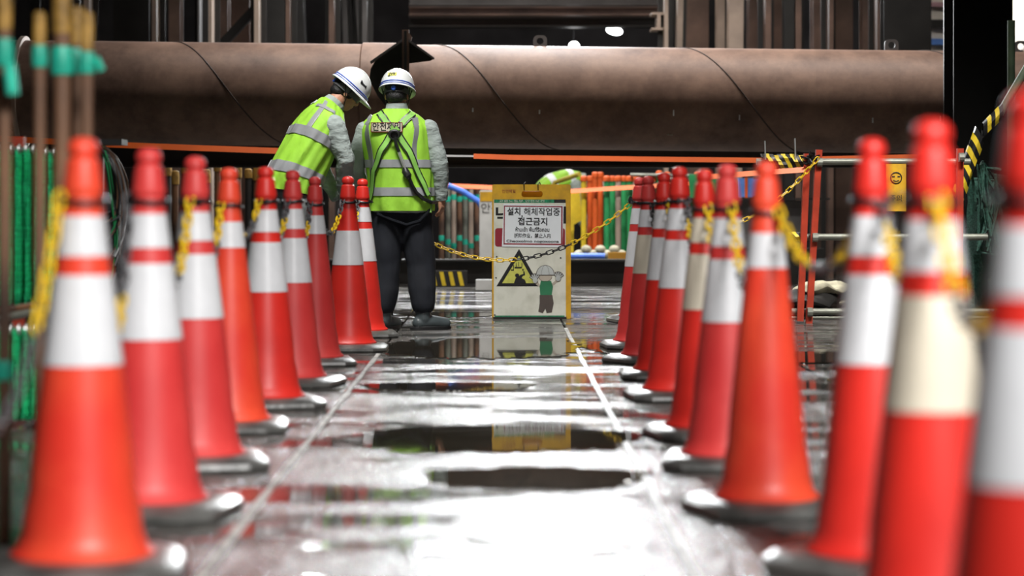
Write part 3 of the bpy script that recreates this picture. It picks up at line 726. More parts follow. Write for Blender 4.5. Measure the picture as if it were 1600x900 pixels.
MB().tube([V((.20, -.07, .865)), V((.185, -.11, .80)), V((.13, -.13, .74)), V((.04, -.135, .715)), V((-.05, -.135, .745)), V((-.16, -.12, .79))], .013, 8).obj('thigh_strap', mat('dark_webbing', (.010, .011, .014), .9, spec=.1), p2)
MB().tube([V((.207, -.07, .90)), V((.20, -.10, .80))], .012, 6).obj('strap_tail', M_hiviz2, p2)
h2 = [o for o in p2.children if o.name.startswith('hard_hat')][0]
st_ = MB().box((0, 0, 0), (.060, .003, .028)).obj('helmet_sticker', M_tyel, h2, (-.012, -.1235, .067)); st_.rotation_euler = (math.radians(-27), 0, 0)
text('JV9', 'sticker_writing', .030, M_ink, st_, (0, -.0022, 0), off=.001)

# bending worker
BD = 15.2; BS = F/BD; bx = (468-CX)/BS
tor1 = [(0, -.06, .93, 12, .195, .150), (0, -.035, 1.02, 18, .200, .155), (0, .015, 1.12, 24, .205, .150), (0, .06, 1.21, 28, .212, .145), (0, .11, 1.31, 30, .222, .140),
        (0, .155, 1.385, 32, .218, .128), (0, .185, 1.435, 34, .19, .110), (0, .205, 1.47, 36, .145, .092), (0, .222, 1.498, 38, .090, .080), (0, .236, 1.518, 42, .066, .066)]
rot1 = Matrix.Rotation(math.radians(-14), 3, 'Z') @ Matrix.Rotation(math.radians(-38), 3, 'X')
arms1 = [dict(p=[V((.195, .165, 1.375)), V((.235, .235, 1.15)), V((.12, .27, .92))], hd=(-.3, .7, -.4), hp=(-.6, 0, -.5), hs=1, curl=.6),
         dict(p=[V((-.195, .165, 1.375)), V((-.25, .22, 1.13)), V((-.14, .30, .92))], hd=(.3, .8, -.2), hp=(.6, 0, -.5), hs=-1, curl=.6)]
legs1 = [(V((-.10, -.04, .84)), V((-.105, .0, .46)), V((-.11, -.06, .17))), (V((.10, -.04, .84)), V((.105, .0, .46)), V((.11, -.03, .17)))]
p1, T1 = person('worker in yellow-green vest bending forward to the right with head bowed, seen from side', (bx, BD, 0), math.radians(-66), tor1, arms1, legs1,
                V((0, .335, 1.60)), rot1, M_gtrou, .0, .955, foot=[.1, .0])
band(T1, .12, .185, M_refl, p1); band(T1, .375, .44, M_refl, p1)
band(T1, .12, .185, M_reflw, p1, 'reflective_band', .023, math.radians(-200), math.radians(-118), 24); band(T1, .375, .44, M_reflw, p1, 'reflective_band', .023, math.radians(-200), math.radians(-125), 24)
band(T1, .44, .86, M_refl, p1, 'reflective_strap', .020, math.radians(-52), math.radians(-40), 8)
band(T1, .67, .73, M_refl, p1, 'shoulder_strap', .022, math.radians(-70), math.radians(-8), 24)
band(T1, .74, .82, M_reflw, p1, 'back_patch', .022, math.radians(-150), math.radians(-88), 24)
h1 = [o for o in p1.children if o.name.startswith('hard_hat')][0]
st_ = MB().box((0, 0, 0), (.004, .055, .026)).obj('helmet_emblem', M_ink, h1, (.094, .045, .072)); st_.rotation_euler = (0, math.radians(-38), math.radians(22))

# far worker stooping behind the sign
tor3 = [(0, .0, .92, 40, .18, .13), (0, .06, 1.02, 60, .19, .14), (0, .16, 1.09, 70, .20, .14), (0, .27, 1.13, 75, .21, .135), (0, .37, 1.15, 78, .21, .125), (0, .44, 1.16, 80, .17, .1), (0, .49, 1.17, 80, .09, .08), (0, .52, 1.175, 80, .07, .065)]
arms3 = [dict(p=[V((.2, .38, 1.10)), V((.23, .40, .86)), V((.15, .52, .66))], hd=(0, .5, -.8), hp=(-.6, 0, -.5), hs=1), dict(p=[V((-.2, .38, 1.10)), V((-.23, .40, .86)), V((-.15, .52, .66))], hd=(0, .5, -.8), hp=(.6, 0, -.5), hs=-1)]
legs3 = [(V((-.1, 0, .82)), V((-.11, .06, .45)), V((-.11, -.02, .17))), (V((.1, 0, .82)), V((.11, .06, .45)), V((.11, -.02, .17)))]
x3 = P(846, 300, 27).x
p3, T3 = person('distant stooping worker in green vest showing just over the top of the sign', (x3, 27, 0), math.radians(-80), tor3, arms3, legs3, V((0, .62, 1.06)), Matrix.Rotation(math.radians(-75), 3, 'X'), M_gtrou, .05, .85, foot=[0, 0])
p3.scale = (.97, .97, .97)
band(T3, .22, .30, M_reflw, p3); band(T3, .5, .6, M_reflw, p3)

# ------------------------------------------------------------------ big strut pipe
pA, pB = P(-420, 138, 20.0), P(1900, 165, 20.0); PR = .447
axis = (pB-pA); PL = axis.length
pt_ = thing('strut_pipe', 'huge brown rusty steel pipe spanning the picture behind the workers', 'pipe', pA)
pt_.rotation_mode = 'QUATERNION'; pt_.rotation_quaternion = axis.to_track_quat('X', 'Z')
def ringx(x, r, n=64): return [(x, r*math.cos(2*PI*k/n), r*math.sin(2*PI*k/n)) for k in range(n)]
MB().rings([ringx(0, PR), ringx(PL, PR)]).obj('pipe_shell', M_pipe, pt_)
# spiral weld seams, one per visible turn
pitch = 390/180.0
x_of = lambda px: (px+420)/180.0
for s0 in (270-390, 270, 680, 1060, 1440):
    MB().tube([(x_of(s0)+pitch*a, -(PR+.001)*math.sin(2*PI*a), (PR+.001)*math.cos(2*PI*a)) for a in [-.06+.62*k/40 for k in range(41)]], .006, 6).obj('weld_seam', M_seam, pt_)
for px in (38, 1600):
    fb = MB(); fb.rings([ringx(x_of(px)-.018, PR), ringx(x_of(px)-.018, PR+.035), ringx(x_of(px)+.018, PR+.035), ringx(x_of(px)+.018, PR)]); fb.obj('flange', M_col2, pt_)
for px in (843, 1392, 1594):
    lg = curve2d('lifting_lug', [rrect(-.06, .06, -.02, .10, .04), [(.03*math.cos(a*PI/8), .05+.03*math.sin(a*PI/8)) for a in range(16)][::-1]], .012, M_col3, pt_, 0)
    lg.location = (x_of(px), 0, PR-.005)
for px, r_ in ((580, .008), ):
    hp = MB(); hp.rings([ringx(x_of(565), PR+.001), ringx(x_of(567), PR+.014), ringx(x_of(640), PR+.014), ringx(x_of(642), PR+.001)]); hp.obj('sleeve_plate', M_pipe, pt_)
for px, z in ((740, -.13), (842, -.14), (1047, -.13), (1352, -.17), (1455, -.15), (1148, -.16)):
    a_ = math.asin(z/PR); MB().box((x_of(px), -PR*math.cos(a_)-.002, z), (.012, .006, .06 if px > 1000 else .035)).obj('paint_tick', M_white, pt_)
text('2', 'paint_number', .11, M_white, pt_, (x_of(1043), -PR*math.cos(math.asin(-.33/PR))-.004, -.30), rot=(PI/2-.85, 0, 0))
# bracket clamped over the pipe
bd = 19.45; bc = P(634, 316, bd)
br = bpy.data.objects.new('strut_bracket', None); COL.objects.link(br); br.parent = pt_; br['label'] = 'dark angular bracket with upright stem'
br.matrix_parent_inverse = Matrix.LocRotScale(pt_.location, pt_.rotation_quaternion, None).inverted(); br.location = (bc.x, bd, 0)
def bl(px, py): return ((px-634)*bd/F, H-(py-CY)*bd/F)
MB().prism([bl(*q) for q in ((628.5, 47), (639.5, 47), (639.5, 232), (628.5, 232))], -.05, .0).obj('stem', M_col, br)
MB().prism([bl(*q) for q in ((632, 49), (636, 49), (636, 228), (632, 228))], -.07, -.05).obj('stem_rib', M_dark, br)
MB().prism([bl(*q) for q in ((629, 64), (600, 85), (585, 97), (579, 108), (577, 125), (590, 150), (606, 170), (629, 175))], .0, .02).obj('left_plate', M_dark, br)
MB().prism([bl(*q) for q in ((639, 64), (678, 92), (672, 95), (639, 99))], .0, .02).obj('right_plate', M_dark, br)
MB().prism([bl(*q) for q in ((638, 50), (644, 58), (642, 66), (638, 66))], -.03, .0).obj('top_tab', M_col, br)
MB().prism([bl(*q) for q in ((629, 62), (579, 97), (580, 100), (629, 66))], -.09, .02).obj('rim', M_col3, br)
MB().prism([bl(*q) for q in ((639, 62), (679, 91), (678, 93.5), (639, 66))], -.09, .02).obj('rim', M_col3, br)

# lower dark beam just under the pipe
b_ = MB(); b_.box((0, 20.6, 1.30), (11, .03, .22)); b_.box((0, 20.6, 1.41), (11, .25, .02)); b_.box((0, 20.6, 1.19), (11, .25, .02))
tag(b_.obj('support_beam', M_dark), 'long dark steel beam running right under the big pipe', 'beam')

# barrier tapes
def ribbon(name, pts, w, m, label, grp=None, tw=None):
    rs = []
    for i, p in enumerate(pts):
        a = (tw[i] if tw else .5);  u = V((0, math.sin(a), math.cos(a)))*w*.72; n = V((0, math.cos(a), -math.sin(a)))*.001
        rs.append([p-u-n, p+u-n, p+u+n, p-u+n])
    return tag(MB().rings(rs).obj(name, m), label, 'barrier tape', grp)
def pxl(pts, d, n=10):
    out = []
    for (a, b), (c, e) in zip(pts, pts[1:]):
        for k in range(n): out.append(P(a+(c-a)*k/n, b+(e-b)*k/n, d))
    out.append(P(*pts[-1], d)); return out
ribbon('barrier_tape', pxl([(-60, 213), (150, 225), (300, 231), (440, 236), (600, 240)], 18.9), .038, M_orange, 'bright orange tape under the left half of the pipe')
ribbon('barrier_tape', pxl([(600, 240), (700, 243.5), (740, 244)], 18.9), .012, M_tape, 'thin twisted stretch of tape with its glare coloured white, right of the standing worker')  # glare on the twisted tape, put in as white colour
q = pxl([(740, 244), (800, 246), (1000, 248.5), (1190, 250.5), (1560, 242)], 18.9)
ribbon('barrier_tape', q, .033, M_orange, 'orange tape under the right half of the pipe')
ribbon('barrier_tape', pxl([(640, 285), (700, 290), (770, 293), (890, 299), (1010, 291), (1080, 287)], 24.93), .036, M_orange, 'lower blurred orange tape behind the sign')
ribbon('barrier_tape', pxl([(1090, 278), (1160, 272), (1258, 265)], 16.57), .03, M_orange, 'short red-orange tape left of the railing post')

# ------------------------------------------------------------------ stacked upright pipes behind
def upright(x, d, ztop, zb, r, m, cap, bands, label, grp, name='steel_pipe', capm=None):
    t = thing(name, label, 'pipe', (x, d, zb), 0, grp)
    MB().lathe([(r, 0), (r, ztop-zb)], 12).obj('tube', m, t)
    if cap: MB().lathe([(r*1.25, ztop-zb-cap), (r*1.3, ztop-zb-cap*.5), (r*1.15, ztop-zb), (r*.6, ztop-zb+.01)], 12).obj('end_cap', capm or M_brass, t)
    for z in bands: MB().lathe([(r*1.06, z-zb-.03), (r*1.15, z-zb), (r*1.06, z-zb+.03)], 12).obj('tape_band', M_turq, t)
    return t
LG = 'rusty upright pipes behind the left cones'
for k, px in enumerate((262, 274, 289, 322, 340, 372, 388, 402, 421, 440, 470, 484, 498)):
    dd = 21.5+.5*R.random(); top = P(px, (262, 268, 258, 266, 255, 258, 265, 262, 256, 262, 270, 262, 265)[k], dd).z
    upright(P(px, 0, dd).x, dd, top, 0, .028+.008*R.random(), M_rustpipe if k % 3 else M_dark, .12 if k % 2 else .08, [], ORD[k]+' from the left of the blurred rusty upright pipes behind the left cones', LG)
CG = 'pipes with turquoise bands right of the standing worker'
for k, px in enumerate((690, 700, 709, 718, 727, 736, 745, 756, 768)):
    dd = 25.0+.25*(k % 3); 
    upright(P(px, 0, dd).x, dd, P(0, 292+(k % 3)*2, dd).z, 0, .027, (M_rustpipe, M_galv, M_col2)[k % 3], 0, [P(0, 308+(k % 2)*3, dd).z, P(0, 372+(k % 3)*6, dd).z], ORD[k]+' from the left of the turquoise-banded upright pipes beside the standing worker', CG)
OG = 'orange upright tubes right of the sign'
M_or2 = mat('orange_tube', (.75, .12, .02), .5, 0, .2, 6); M_gr2 = mat('green_tube', (.03, .33, .11), .5, 0, .25, 6); M_ye2 = mat('yellow_sheet', (.75, .55, .03), .5, 0, .2, 6)
for k, px in enumerate((912, 922, 930, 938)):
    dd = 25+.3*(k % 2); upright(P(px, 0, dd).x, dd, P(0, 276-(k > 1)*6, dd).z, 0, .030, M_or2 if k else M_ye2, .05, [], ORD[k-1]+' from the left of the orange upright tubes right of the sign' if k else 'yellow tube left of the orange tubes right of the sign', OG, capm=M_or2)
for k, px in enumerate((948, 957, 966, 975, 984, 993, 1002, 1011, 1020)):
    dd = 25+.3*(k % 2); upright(P(px, 0, dd).x, dd, P(0, 276, dd).z, 0, .032, (M_gr2, M_gr2, M_col2)[k % 3], .05, [], ORD[k]+' from the left of the green and brown tubes left of the far right cones', 'green upright tubes left of the right cone row', capm=M_or2)
for k, (px, py) in enumerate(((1030, 268), (1043, 270), (1090, 270), (1105, 269))):
    dd = 25; upright(P(px, 0, dd).x, dd, P(0, py, dd).z, 0, .03, M_gr2, .05, [], ORD[k]+' from the left of the orange-topped green tubes behind the right cone tips', 'green tubes behind right cone tips', capm=M_or2)
o = MB().tube([P(985, 273, 24.95), P(1125, 275, 24.95)], .018, 8).obj('pale_rail', M_galv); tag(o, 'thin pale horizontal rail behind the tips of right cones', 'rail')
rp = MB().box(P(1098, 312, 24.9), (.30, .02, .55)).obj('green_board', M_gr2); tag(rp, 'green board standing behind the right cones', 'board')
tag(MB().tube([P(700, 290, 24.7), P(722, 299, 24.72), P(748, 315, 24.75), P(775, 360, 24.8), P(790, 441, 24.85)], .032, 10).obj('blue_tube', mat('blue_pvc', (.08, .2, .75), .4)), 'blue hose slanting beside the hand of the standing worker', 'hose')
xp = P(940, 0, 24.6).x; pallet = thing('pallet', 'dark pallet behind the lying beam that carries hose and blocks', 'pallet', (xp, 24.6, 0))
for q_ in (-.22, 0, .22): MB().box((0, q_, .12), (1.1, .09, .24)).obj('bearer', M_dark, pallet)
MB().box((0, 0, .25), (1.1, .55, .02)).obj('top_board', M_dark, pallet)
tag(MB().tube([(P(872, 0, 24.4).x, 24.4, .297), (P(945, 0, 24.4).x, 24.4, .297)], .035, 10).obj('blue_tube', MATS['blue_pvc']), 'blue tube lying flat right of the sign', 'hose')
bb2 = thing('crate_blue', 'blue and red crate behind the far right cones under the pipe', 'crate', (P(1165, 0, 24.5).x, 24.5, .925))
MB().box((0, 0, .1), (.16, .1, .2)).obj('blue_side', mat('blue_crate', (.12, .28, .75), .5), bb2); MB().box((.0, -.055, .1), (.03, .02, .22)).obj('red_strap', M_or2, bb2); MB().box((.13, 0, .1), (.1, .1, .18)).obj('blue_side', MATS['blue_crate'], bb2)
xe = P(1180, 0, 24.6).x
tag(MB().box((xe, 24.6, .64), (.95, .5, .50)).obj('equipment_box', M_col3), 'grey equipment box seen between the right cones under the pipe', 'box')
tag(MB().box((xe, 24.6, .19), (1.4, .6, .38)).obj('dark_crate', M_dark), 'dark crate below the grey equipment box', 'box')
tag(MB().box((xe, 24.6, .905), (1.5, .7, .02)).obj('shelf_board', M_dark), 'dark board under the blue and red crate', 'board')
# yellow sheet and diagonal
ys = MB().prism([(P(a, b, 24.6).x, P(a, b, 24.6).z) for a, b in ((893, 298), (910, 300), (912, 345), (900, 352), (899, 444), (894, 444))], 25.3, 25.32).obj('yellow_sheet', M_ye2); tag(ys, 'yellow sheet hanging immediately right of the sign', 'sheet')
tag(MB().tube([P(760, 442, 25.6), P(868, 285, 25.5), P(905, 272, 25.2)], .028, 8).obj('yellow_bar', mat('mustard', (.38, .3, .03), .6)), 'mustard diagonal bar above the right corner of the sign', 'bar')
o = MB(); 
for k in range(7): o.ell((P(905+k*11, 0, 24.75).x, 24.75, .31+.05*(k % 2)), (.06, .05, .05), None, 10, 6)
tag(o.obj('cable_heap', M_tarp), 'pale heap of hose and sacks in front of the orange and green tubes', 'heap')
tag(MB().box((P(972, 0, 24.42).x, 24.42, .30), (.30, .12, .08)).obj('orange_crate', mat('ochre', (.5, .25, .03), .6)), 'ochre wooden block under the green tubes', 'block')
# black beam lying on the deck
hb = MB(); zt = H-(405-CY)*23.9/F
hb.box((-.3, 23.9, zt-.01), (3.9, .25, .02)); hb.box((-.3, 23.9, .012), (3.9, .25, .024)); hb.box((-.3, 23.9, zt/2), (3.9, .02, zt))
tag(hb.obj('lying_beam', M_dark), 'black steel beam lying across the deck behind the sign', 'beam')
# hazard plates near left of the sign
hz = thing('hazard_board', 'small yellow and black striped board at floor level beyond the standing worker', 'hazard board', P(702, 446, 23.2))
hz.location.z = 0
MB().box((0, 0, .10), (.36, .03, .16)).obj('board', M_dark, hz)
for k in range(4): MB().prism([(-.16+k*.09, .03), (-.12+k*.09, .03), (-.15+k*.09, .17), (-.19+k*.09, .17)], -.016, -.02).obj('stripe', M_ye2, hz)
s2 = thing('folding_sign', 'white sign with a yellow top half hidden behind the main sign', 'sign', (P(792, 0, 24.4).x, 24.4, 0))
MB().prism(rrect(-.29, .29, 0, 1.0, .02), 0, .04).obj('board', M_white, s2); MB().box((0, -.003, .93), (.57, .006, .10)).obj('yellow_top', M_syel, s2)
text('안전', 'writing', .12, M_gchain, s2, (-.17, -.004, .80)); blobm = MB().lathe([(.07, 0), (.07, .002)], 16, rot=Matrix.Rotation(PI/2, 3, 'X')).obj('red_mark', M_pinkt, s2, (-.17, -.001, .22))
tag(MB().box(P(757, 448, 22.6)+V((0, 0, .02)), (.17, .1, .1)).obj('white_box', M_white), 'small white box on the deck left of the sign foot', 'box')

# ------------------------------------------------------------------ railing at right
RD = 16.6
rl = thing('railing', 'red posts with galvanised rails at the right behind the cones', 'railing', (P(1268, 0, RD).x, RD, 0))
def rp_(px, py, dy=0): p = P(px, py, RD); return V((p.x-rl.location.x, dy, p.z))
def post(x0, y0, x1, y1, dy=0):
    a, b = rp_(x0, y0, dy), rp_(x1, y1, dy); m = MB(); q = (a-b).to_track_quat('Z', 'Y').to_matrix()
    m.box((a+b)/2, (.050, .045, (a-b).length), q); m.obj('post', M_redsteel, rl, smooth=False)
post(1261, 240, 1250, 502); post(1279, 234, 1263, 508, -.02)
post(1500, 232, 1498, 500); post(1377, 262, 1374, 480, .05)
for y_, x0, x1 in ((252.5, 1183, 1518), (370.5, 1240, 1545), (487.5, 1238, 1600), (497, 1238, 1600)):
    MB().tube([rp_(x0, y_, .05), rp_(x1, y_, .05)], .024 if y_ < 490 else .012, 12).obj('rail', M_galv, rl)
for x, y_ in ((1279, 254), (1272, 371), (1264, 487), (1500, 246)):
    MB().tube([rp_(x-4, y_, -.05), rp_(x+4, y_, -.05)], .034, 10).obj('clamp', M_galv, rl)
def hazwrap(name, label, path, r, step, flip=1, wob=.004):
    # tube wrapped with yellow / black diagonal tape: alternating helical strips
    t = thing(name, label, 'hazard tape', path[0]); path = [V(p)-V(path[0]) for p in path]
    tot = (path[-1]-path[0]).length; ax = (path[-1]-path[0]).normalized(); a = ax.cross(V((0, 1, 0))).normalized(); b = ax.cross(a).normalized()
    n = int(tot/step); sl = step*.9
    for i in range(n):
        mb = MB(); N = 14; rs = []
        for k in range(N+1):
            th = 2*PI*k/N
            off = sl*1.2*math.cos(th)*.5
            for_ = []
            u0, u1 = i*step, (i+1)*step*1.0
            r_ = r+wob*math.sin(k*2.3+i)
            c0 = path[0]+ax*(u0+off); c1 = path[0]+ax*(u1+off)
            d = a*math.sin(th)*r_+b*math.cos(th)*r_*1.0
            # offset direction chosen so that the stripes slant as seen from the front
            c0 = path[0]+ax*(u0+flip*sl*1.1*math.sin(th)); c1 = path[0]+ax*(u1+flip*sl*1.1*math.sin(th))
            rs.append([c0+d, c1+d, c1+d*.95, c0+d*.95])
        mb.rings(rs); mb.obj('tape_stripe', M_ye2 if i % 2 else M_black, t)
    return t
hazwrap('hazard_tape', 'yellow and black tape wound on the top rail left of the red post', [P(1194, 252, RD+.05), P(1266, 253, RD+.05)], .050, .030, -1, wob=.008)
hazwrap('hazard_tape', 'black and yellow tape end on the middle rail by the red post', [P(1236, 370, RD+.05), P(1256, 370, RD+.05)], .034, .03, -1)
for px, py0, py1 in ((1195, 220, 250), (1242, 216, 250)):
    tag(MB().tube([P(px, py0, RD), P(px+1, py1, RD)], .006, 6).obj('wire_stub', M_silver), 'thin bright wire sticking up from the taped rail, %s one' % ('left' if px < 1200 else 'right'), 'wire')
kn = MB()
for k in range(14):
    c = P(1266, 248, RD-.03); a = R.random()*6.28; b = R.random()*6.28; l = .03+.05*R.random()
    kn.tube([c, c+V((math.cos(a)*l, -.03, math.sin(a)*l*.7)), c+V((math.cos(b)*l*.9, .01, math.sin(b)*l*.7))], .006, 5)
tag(kn.obj('tie_knot', M_black), 'black tangle of cable ties at the top of the red railing post', 'cable tie')
# yellow caution placard
pl = thing('caution_placard', 'yellow placard hanging on the railing between the two nearest right cones', 'placard', P(1400, 330, RD-.03))
MB().box((0, 0, .17), (.145, .006, .34)).obj('board', M_syel, pl)
text('주의', 'writing', .05, M_ink, pl, (.0, -.004, .09)); 
MB().tube([(.04*math.cos(a*PI/8), -.005, .24+.04*math.sin(a*PI/8)) for a in range(16)], .004, 5, closed=True).obj('round_emblem', M_ink, pl)
for dx in (-.02, .02): MB().tube([(dx-.01, -.005, .25), (dx+.01, -.005, .25)], .004, 5).obj('emblem_mark', M_ink, pl)
MB().tube([(-.02, -.005, .222), (0, -.005, .215), (.02, -.005, .222)], .003, 5).obj('emblem_mark', M_ink, pl)
# dark steel column
kc = thing('steel_column', 'black steel column rising behind the two nearest right cones', 'column', (P(1527.5, 0, 18.4).x, 18.4, 0))
hw = 45.5*18.4/F
MB().box((0, -.2, 3.6), (2*hw, .03, 7.2)).obj('front_flange', M_blackcol, kc); MB().box((0, 0, 3.6), (.03, .4, 7.2)).obj('web', M_dark, kc); MB().box((0, .2, 3.6), (2*hw, .03, 7.2)).obj('rear_flange', M_dark, kc)
# leaning pole wrapped with hazard tape and vertical green pole
tag(MB().tube([P(1640, 46, 17.0), P(1562, 178, 17.0)], .030, 12).obj('leaning_pole', mat('mossy_pole', (.13, .17, .11), .6, 0, .3, 6)), 'grey-green pole leaning in at the upper right edge', 'pole')
hazwrap('hazard_tape', 'yellow and black tape hanging below the leaning pole, upper part', [P(1566, 172, 17.0), P(1530, 210, 17.0)], .040, .042)
hazwrap('hazard_tape', 'long yellow and black striped tape beside the black column', [P(1530, 210, 17.0), P(1492, 320, 17.0)], .050, .050)
tag(MB().tube([P(1580, 32, 17.6), P(1580, 300, 17.6)], .030, 12).obj('green_pole', mat('green_pole_paint', (.10, .15, .09), .5, 0, .3, 6)), 'upright mossy green pole right of the black column', 'pole')
# tangle of net and rope
nt_ = MB()
for k in range(26):
    a = V((1520+45*R.random(), 250+140*R.random())); b = V((1520+50*R.random(), 255+150*R.random())); c = V((1515+50*R.random(), 260+140*R.random()))
    nt_.tube([P(a.x, a.y, 17.2+.3*R.random()), P(b.x, b.y, 17.2), P(c.x, c.y, 17.1+.3*R.random())], .006+.008*R.random(), 5)
tag(nt_.obj('net_tangle', M_blk_net), 'dark tangle of green net and rope behind the nearest right cones', 'net')
nb_ = MB(); rs = []
for i in range(12):
    rs.append([P(1512+k*10+6*noise.noise(V((i*.5, k*.4, 1))), 275+i*20+3*math.sin(k), 17.6+.10*math.sin(k*1.3+i*.4)) for k in range(10)])
vs = [p for r_ in rs for p in r_]; fs = [(i*10+k, i*10+k+1, (i+1)*10+k+1, (i+1)*10+k) for i in range(11) for k in range(9)]
nb_.add(vs, fs); o = nb_.obj('draped_net', M_blk_net); o.modifiers.new('s', 'SOLIDIFY').thickness = .01; tag(o, 'dark green net draped on the railing behind the right cones', 'net')
# sacks and rubble right of railing
for k, (a, b, c, m_, l_) in enumerate(((1300, 452, (.30, .2, .05), M_tarp, 'pale crumpled sack on the debris behind the red railing, upper'), (1285, 468, (.16, .15, .04), M_pinkt, 'pinkish sheet on the debris behind the railing'),
                                   (1308, 472, (.18, .16, .045), M_tarp, 'small pale sack under the larger one behind the railing'), (1290, 482, (.25, .2, .03), M_col2, 'flat scrap at the foot of the debris heap'),
                                   (1255, 470, (.3, .3, .08), M_dark, 'dark debris mound behind the railing posts'))):
    mm = MB(); mm.ell((0, 0, 0), c, Matrix.Rotation(.2*k, 3, 'Z'), 28, 16); me = mm.mesh('s', m_)
    for v in me.vertices: v.co += V((0, 0, 1))*.05*noise.noise(v.co*9+V((k*7, 0, 0)))+V((1, 0, 0))*.03*noise.noise(v.co*12)
    dd = 17.6; pz = P(a, b, dd); tag(link(me, 'debris_sack', None, pz), l_, 'debris', 'debris behind the railing')
dm = MB(); dm.ell((0, 0, 0), (.95, .45, .17), None, 40, 16); me = dm.mesh('d', M_col3)
for v in me.vertices: v.co += V((0, 0, 1))*.06*noise.noise(v.co*8)
tag(link(me, 'rubble_heap', None, (P(1330, 0, 17.8).x, 17.9, .02)), 'low grey rubble heap under the sacks behind the railing', 'rubble')

# ------------------------------------------------------------------ blurred pipes at left foreground
fg = 'rusty pipes with green tape at the left foreground'
def fpipe(px, d, ytop, w, label, taps, capm=M_brass, full=True, lean=0):
    s_ = F/d; x = (px-CX)/s_; zt = H-(ytop-CY)/s_; r = w/2/s_
    t = thing('rusty_pipe', label, 'pipe', (x, d, 0), 0, fg); t.rotation_euler = (0, lean, 0)
    MB().lathe([(r, 0), (r, zt-.09)], 16).obj('tube', M_rustpipe, t)
    MB().lathe([(r*1.1, zt-.10), (r*1.15, zt-.05), (r*1.1, zt), (r*.6, zt+.006)], 16).obj('end_cap', capm, t)
    for ty, hh in taps:
        z = H-(ty-CY)/s_; h = hh/2/s_; MB().lathe([(r*1.25, z-h), (r*1.4, z-h*.3), (r*1.35, z+h*.4), (r*1.2, z+h)], 16).obj('green_tape', M_turq, t)
fpipe(7, 5.9, -14, 21, 'rusty pipe at the very left edge with green tape', [(82, 42), (578, 30)])
tag(MB().tube([(-.01, 0, .03), (0, -.02, -.01), (.004, -.02, -.05)], .016, 8).obj('tape_tail', M_turq, None, P(20, 118, 5.85)), 'green tape tail hanging from the pipe at the left edge', 'tape')
fpipe(62, 6.2, 22, 18, 'rusty pipe with a green tape band, second from the left edge', [(88, 34)])
fpipe(97, 6.35, -4, 27, 'tallest rusty pipe of the cluster behind the nearest left cone', [(95, 44)])
fpipe(121, 6.5, 14, 24, 'middle rusty pipe of the cluster behind the nearest left cone', [(96, 40)])
fpipe(136, 6.3, 22, 18, 'rightmost rusty pipe of the cluster, green tape at its side', [(98, 34)])
tr_ = MB().tube([(-.015, 0, 0), (.012, -.01, .006), (.020, 0, -.02)], .012, 8)
tag(tr_.obj('tape_tail', M_turq, None, P(146, 98, 6.3)), 'loose green tape tail right of the pipe cluster', 'tape')

# green net with rail
def net(label, x0, x1, y0, y1, d, pleats, ph):
    nx, nz2 = 90, 14; vs = []; fs = []
    for j in range(nz2+1):
        for i in range(nx+1):
            u = i/nx; px = x0+(x1-x0)*u; py = y0+(y1-y0)*j/nz2
            p = P(px, py, d); p.y += .03*math.sin(u*pleats*2*PI+ph)+.02*math.sin(u*pleats*4.7*PI+j*.25); p.z += .006*math.sin(u*pleats*2*PI) if j in (0, nz2) else 0; vs.append(p)
    for j in range(nz2):
        for i in range(nx): a = j*(nx+1)+i; fs.append((a, a+1, a+nx+2, a+nx+1))
    t = thing('debris_net', label, 'net', P(x0, y1, d)); m = MB(); m.add([v-t.location for v in vs], fs); o = m.obj('mesh_cloth', M_green, t); o.modifiers.new('s', 'SOLIDIFY').thickness = .004
    MB().tube([P(x0-20, y0-1, d)-t.location, P(x1+3, y0+1, d)-t.location], .012, 8).obj('rail', M_galv, t)
    for xx in (x0-16, x1+1):
        q = P(xx, y0, d)-t.location; MB().tube([q, V((q.x, q.y, -t.location.z))], .014, 8).obj('post', M_dark, t)
    k = x0
    while k < x1:
        c = P(k, y0, d)-t.location; MB().tube([c+V((0, .02*math.cos(a), .02*math.sin(a))) for a in [2*PI*q/10 for q in range(10)]], .004, 5, closed=True).obj('ring', M_silver, t); k += 11
net('bright green net curtain hanging at the left behind the rusty pipes', -25, 60, 233, 476, 10.2, 6, 0)
net('narrow green net panel between rusty pipe and cluster', 62, 96, 238, 470, 10.8, 3, 1)
net('lower green net below the brown rails at left', -25, 62, 515, 655, 8.9, 6, 2)
for k, (y0, y1, m_) in enumerate(((489, 473, M_rustpipe), (500, 482, M_galv), (522, 512, M_galv), (538, 530, M_rustpipe))):
    tag(MB().tube([P(-30, y0+3, 9.4), P(75, y1, 9.9)], .014 if k != 1 else .02, 8).obj('thin_rail', m_), ('upper brown', 'upper grey', 'lower grey', 'lower brown')[k]+' rail crossing in front of the green nets at left', 'rail')
q = P(30, 214, 10.35); o = MB().box((q.x, q.y, q.z/2), (.05, .05, q.z)).obj('red_post', M_redsteel); tag(o, 'small red post top showing above the green net at left', 'post')
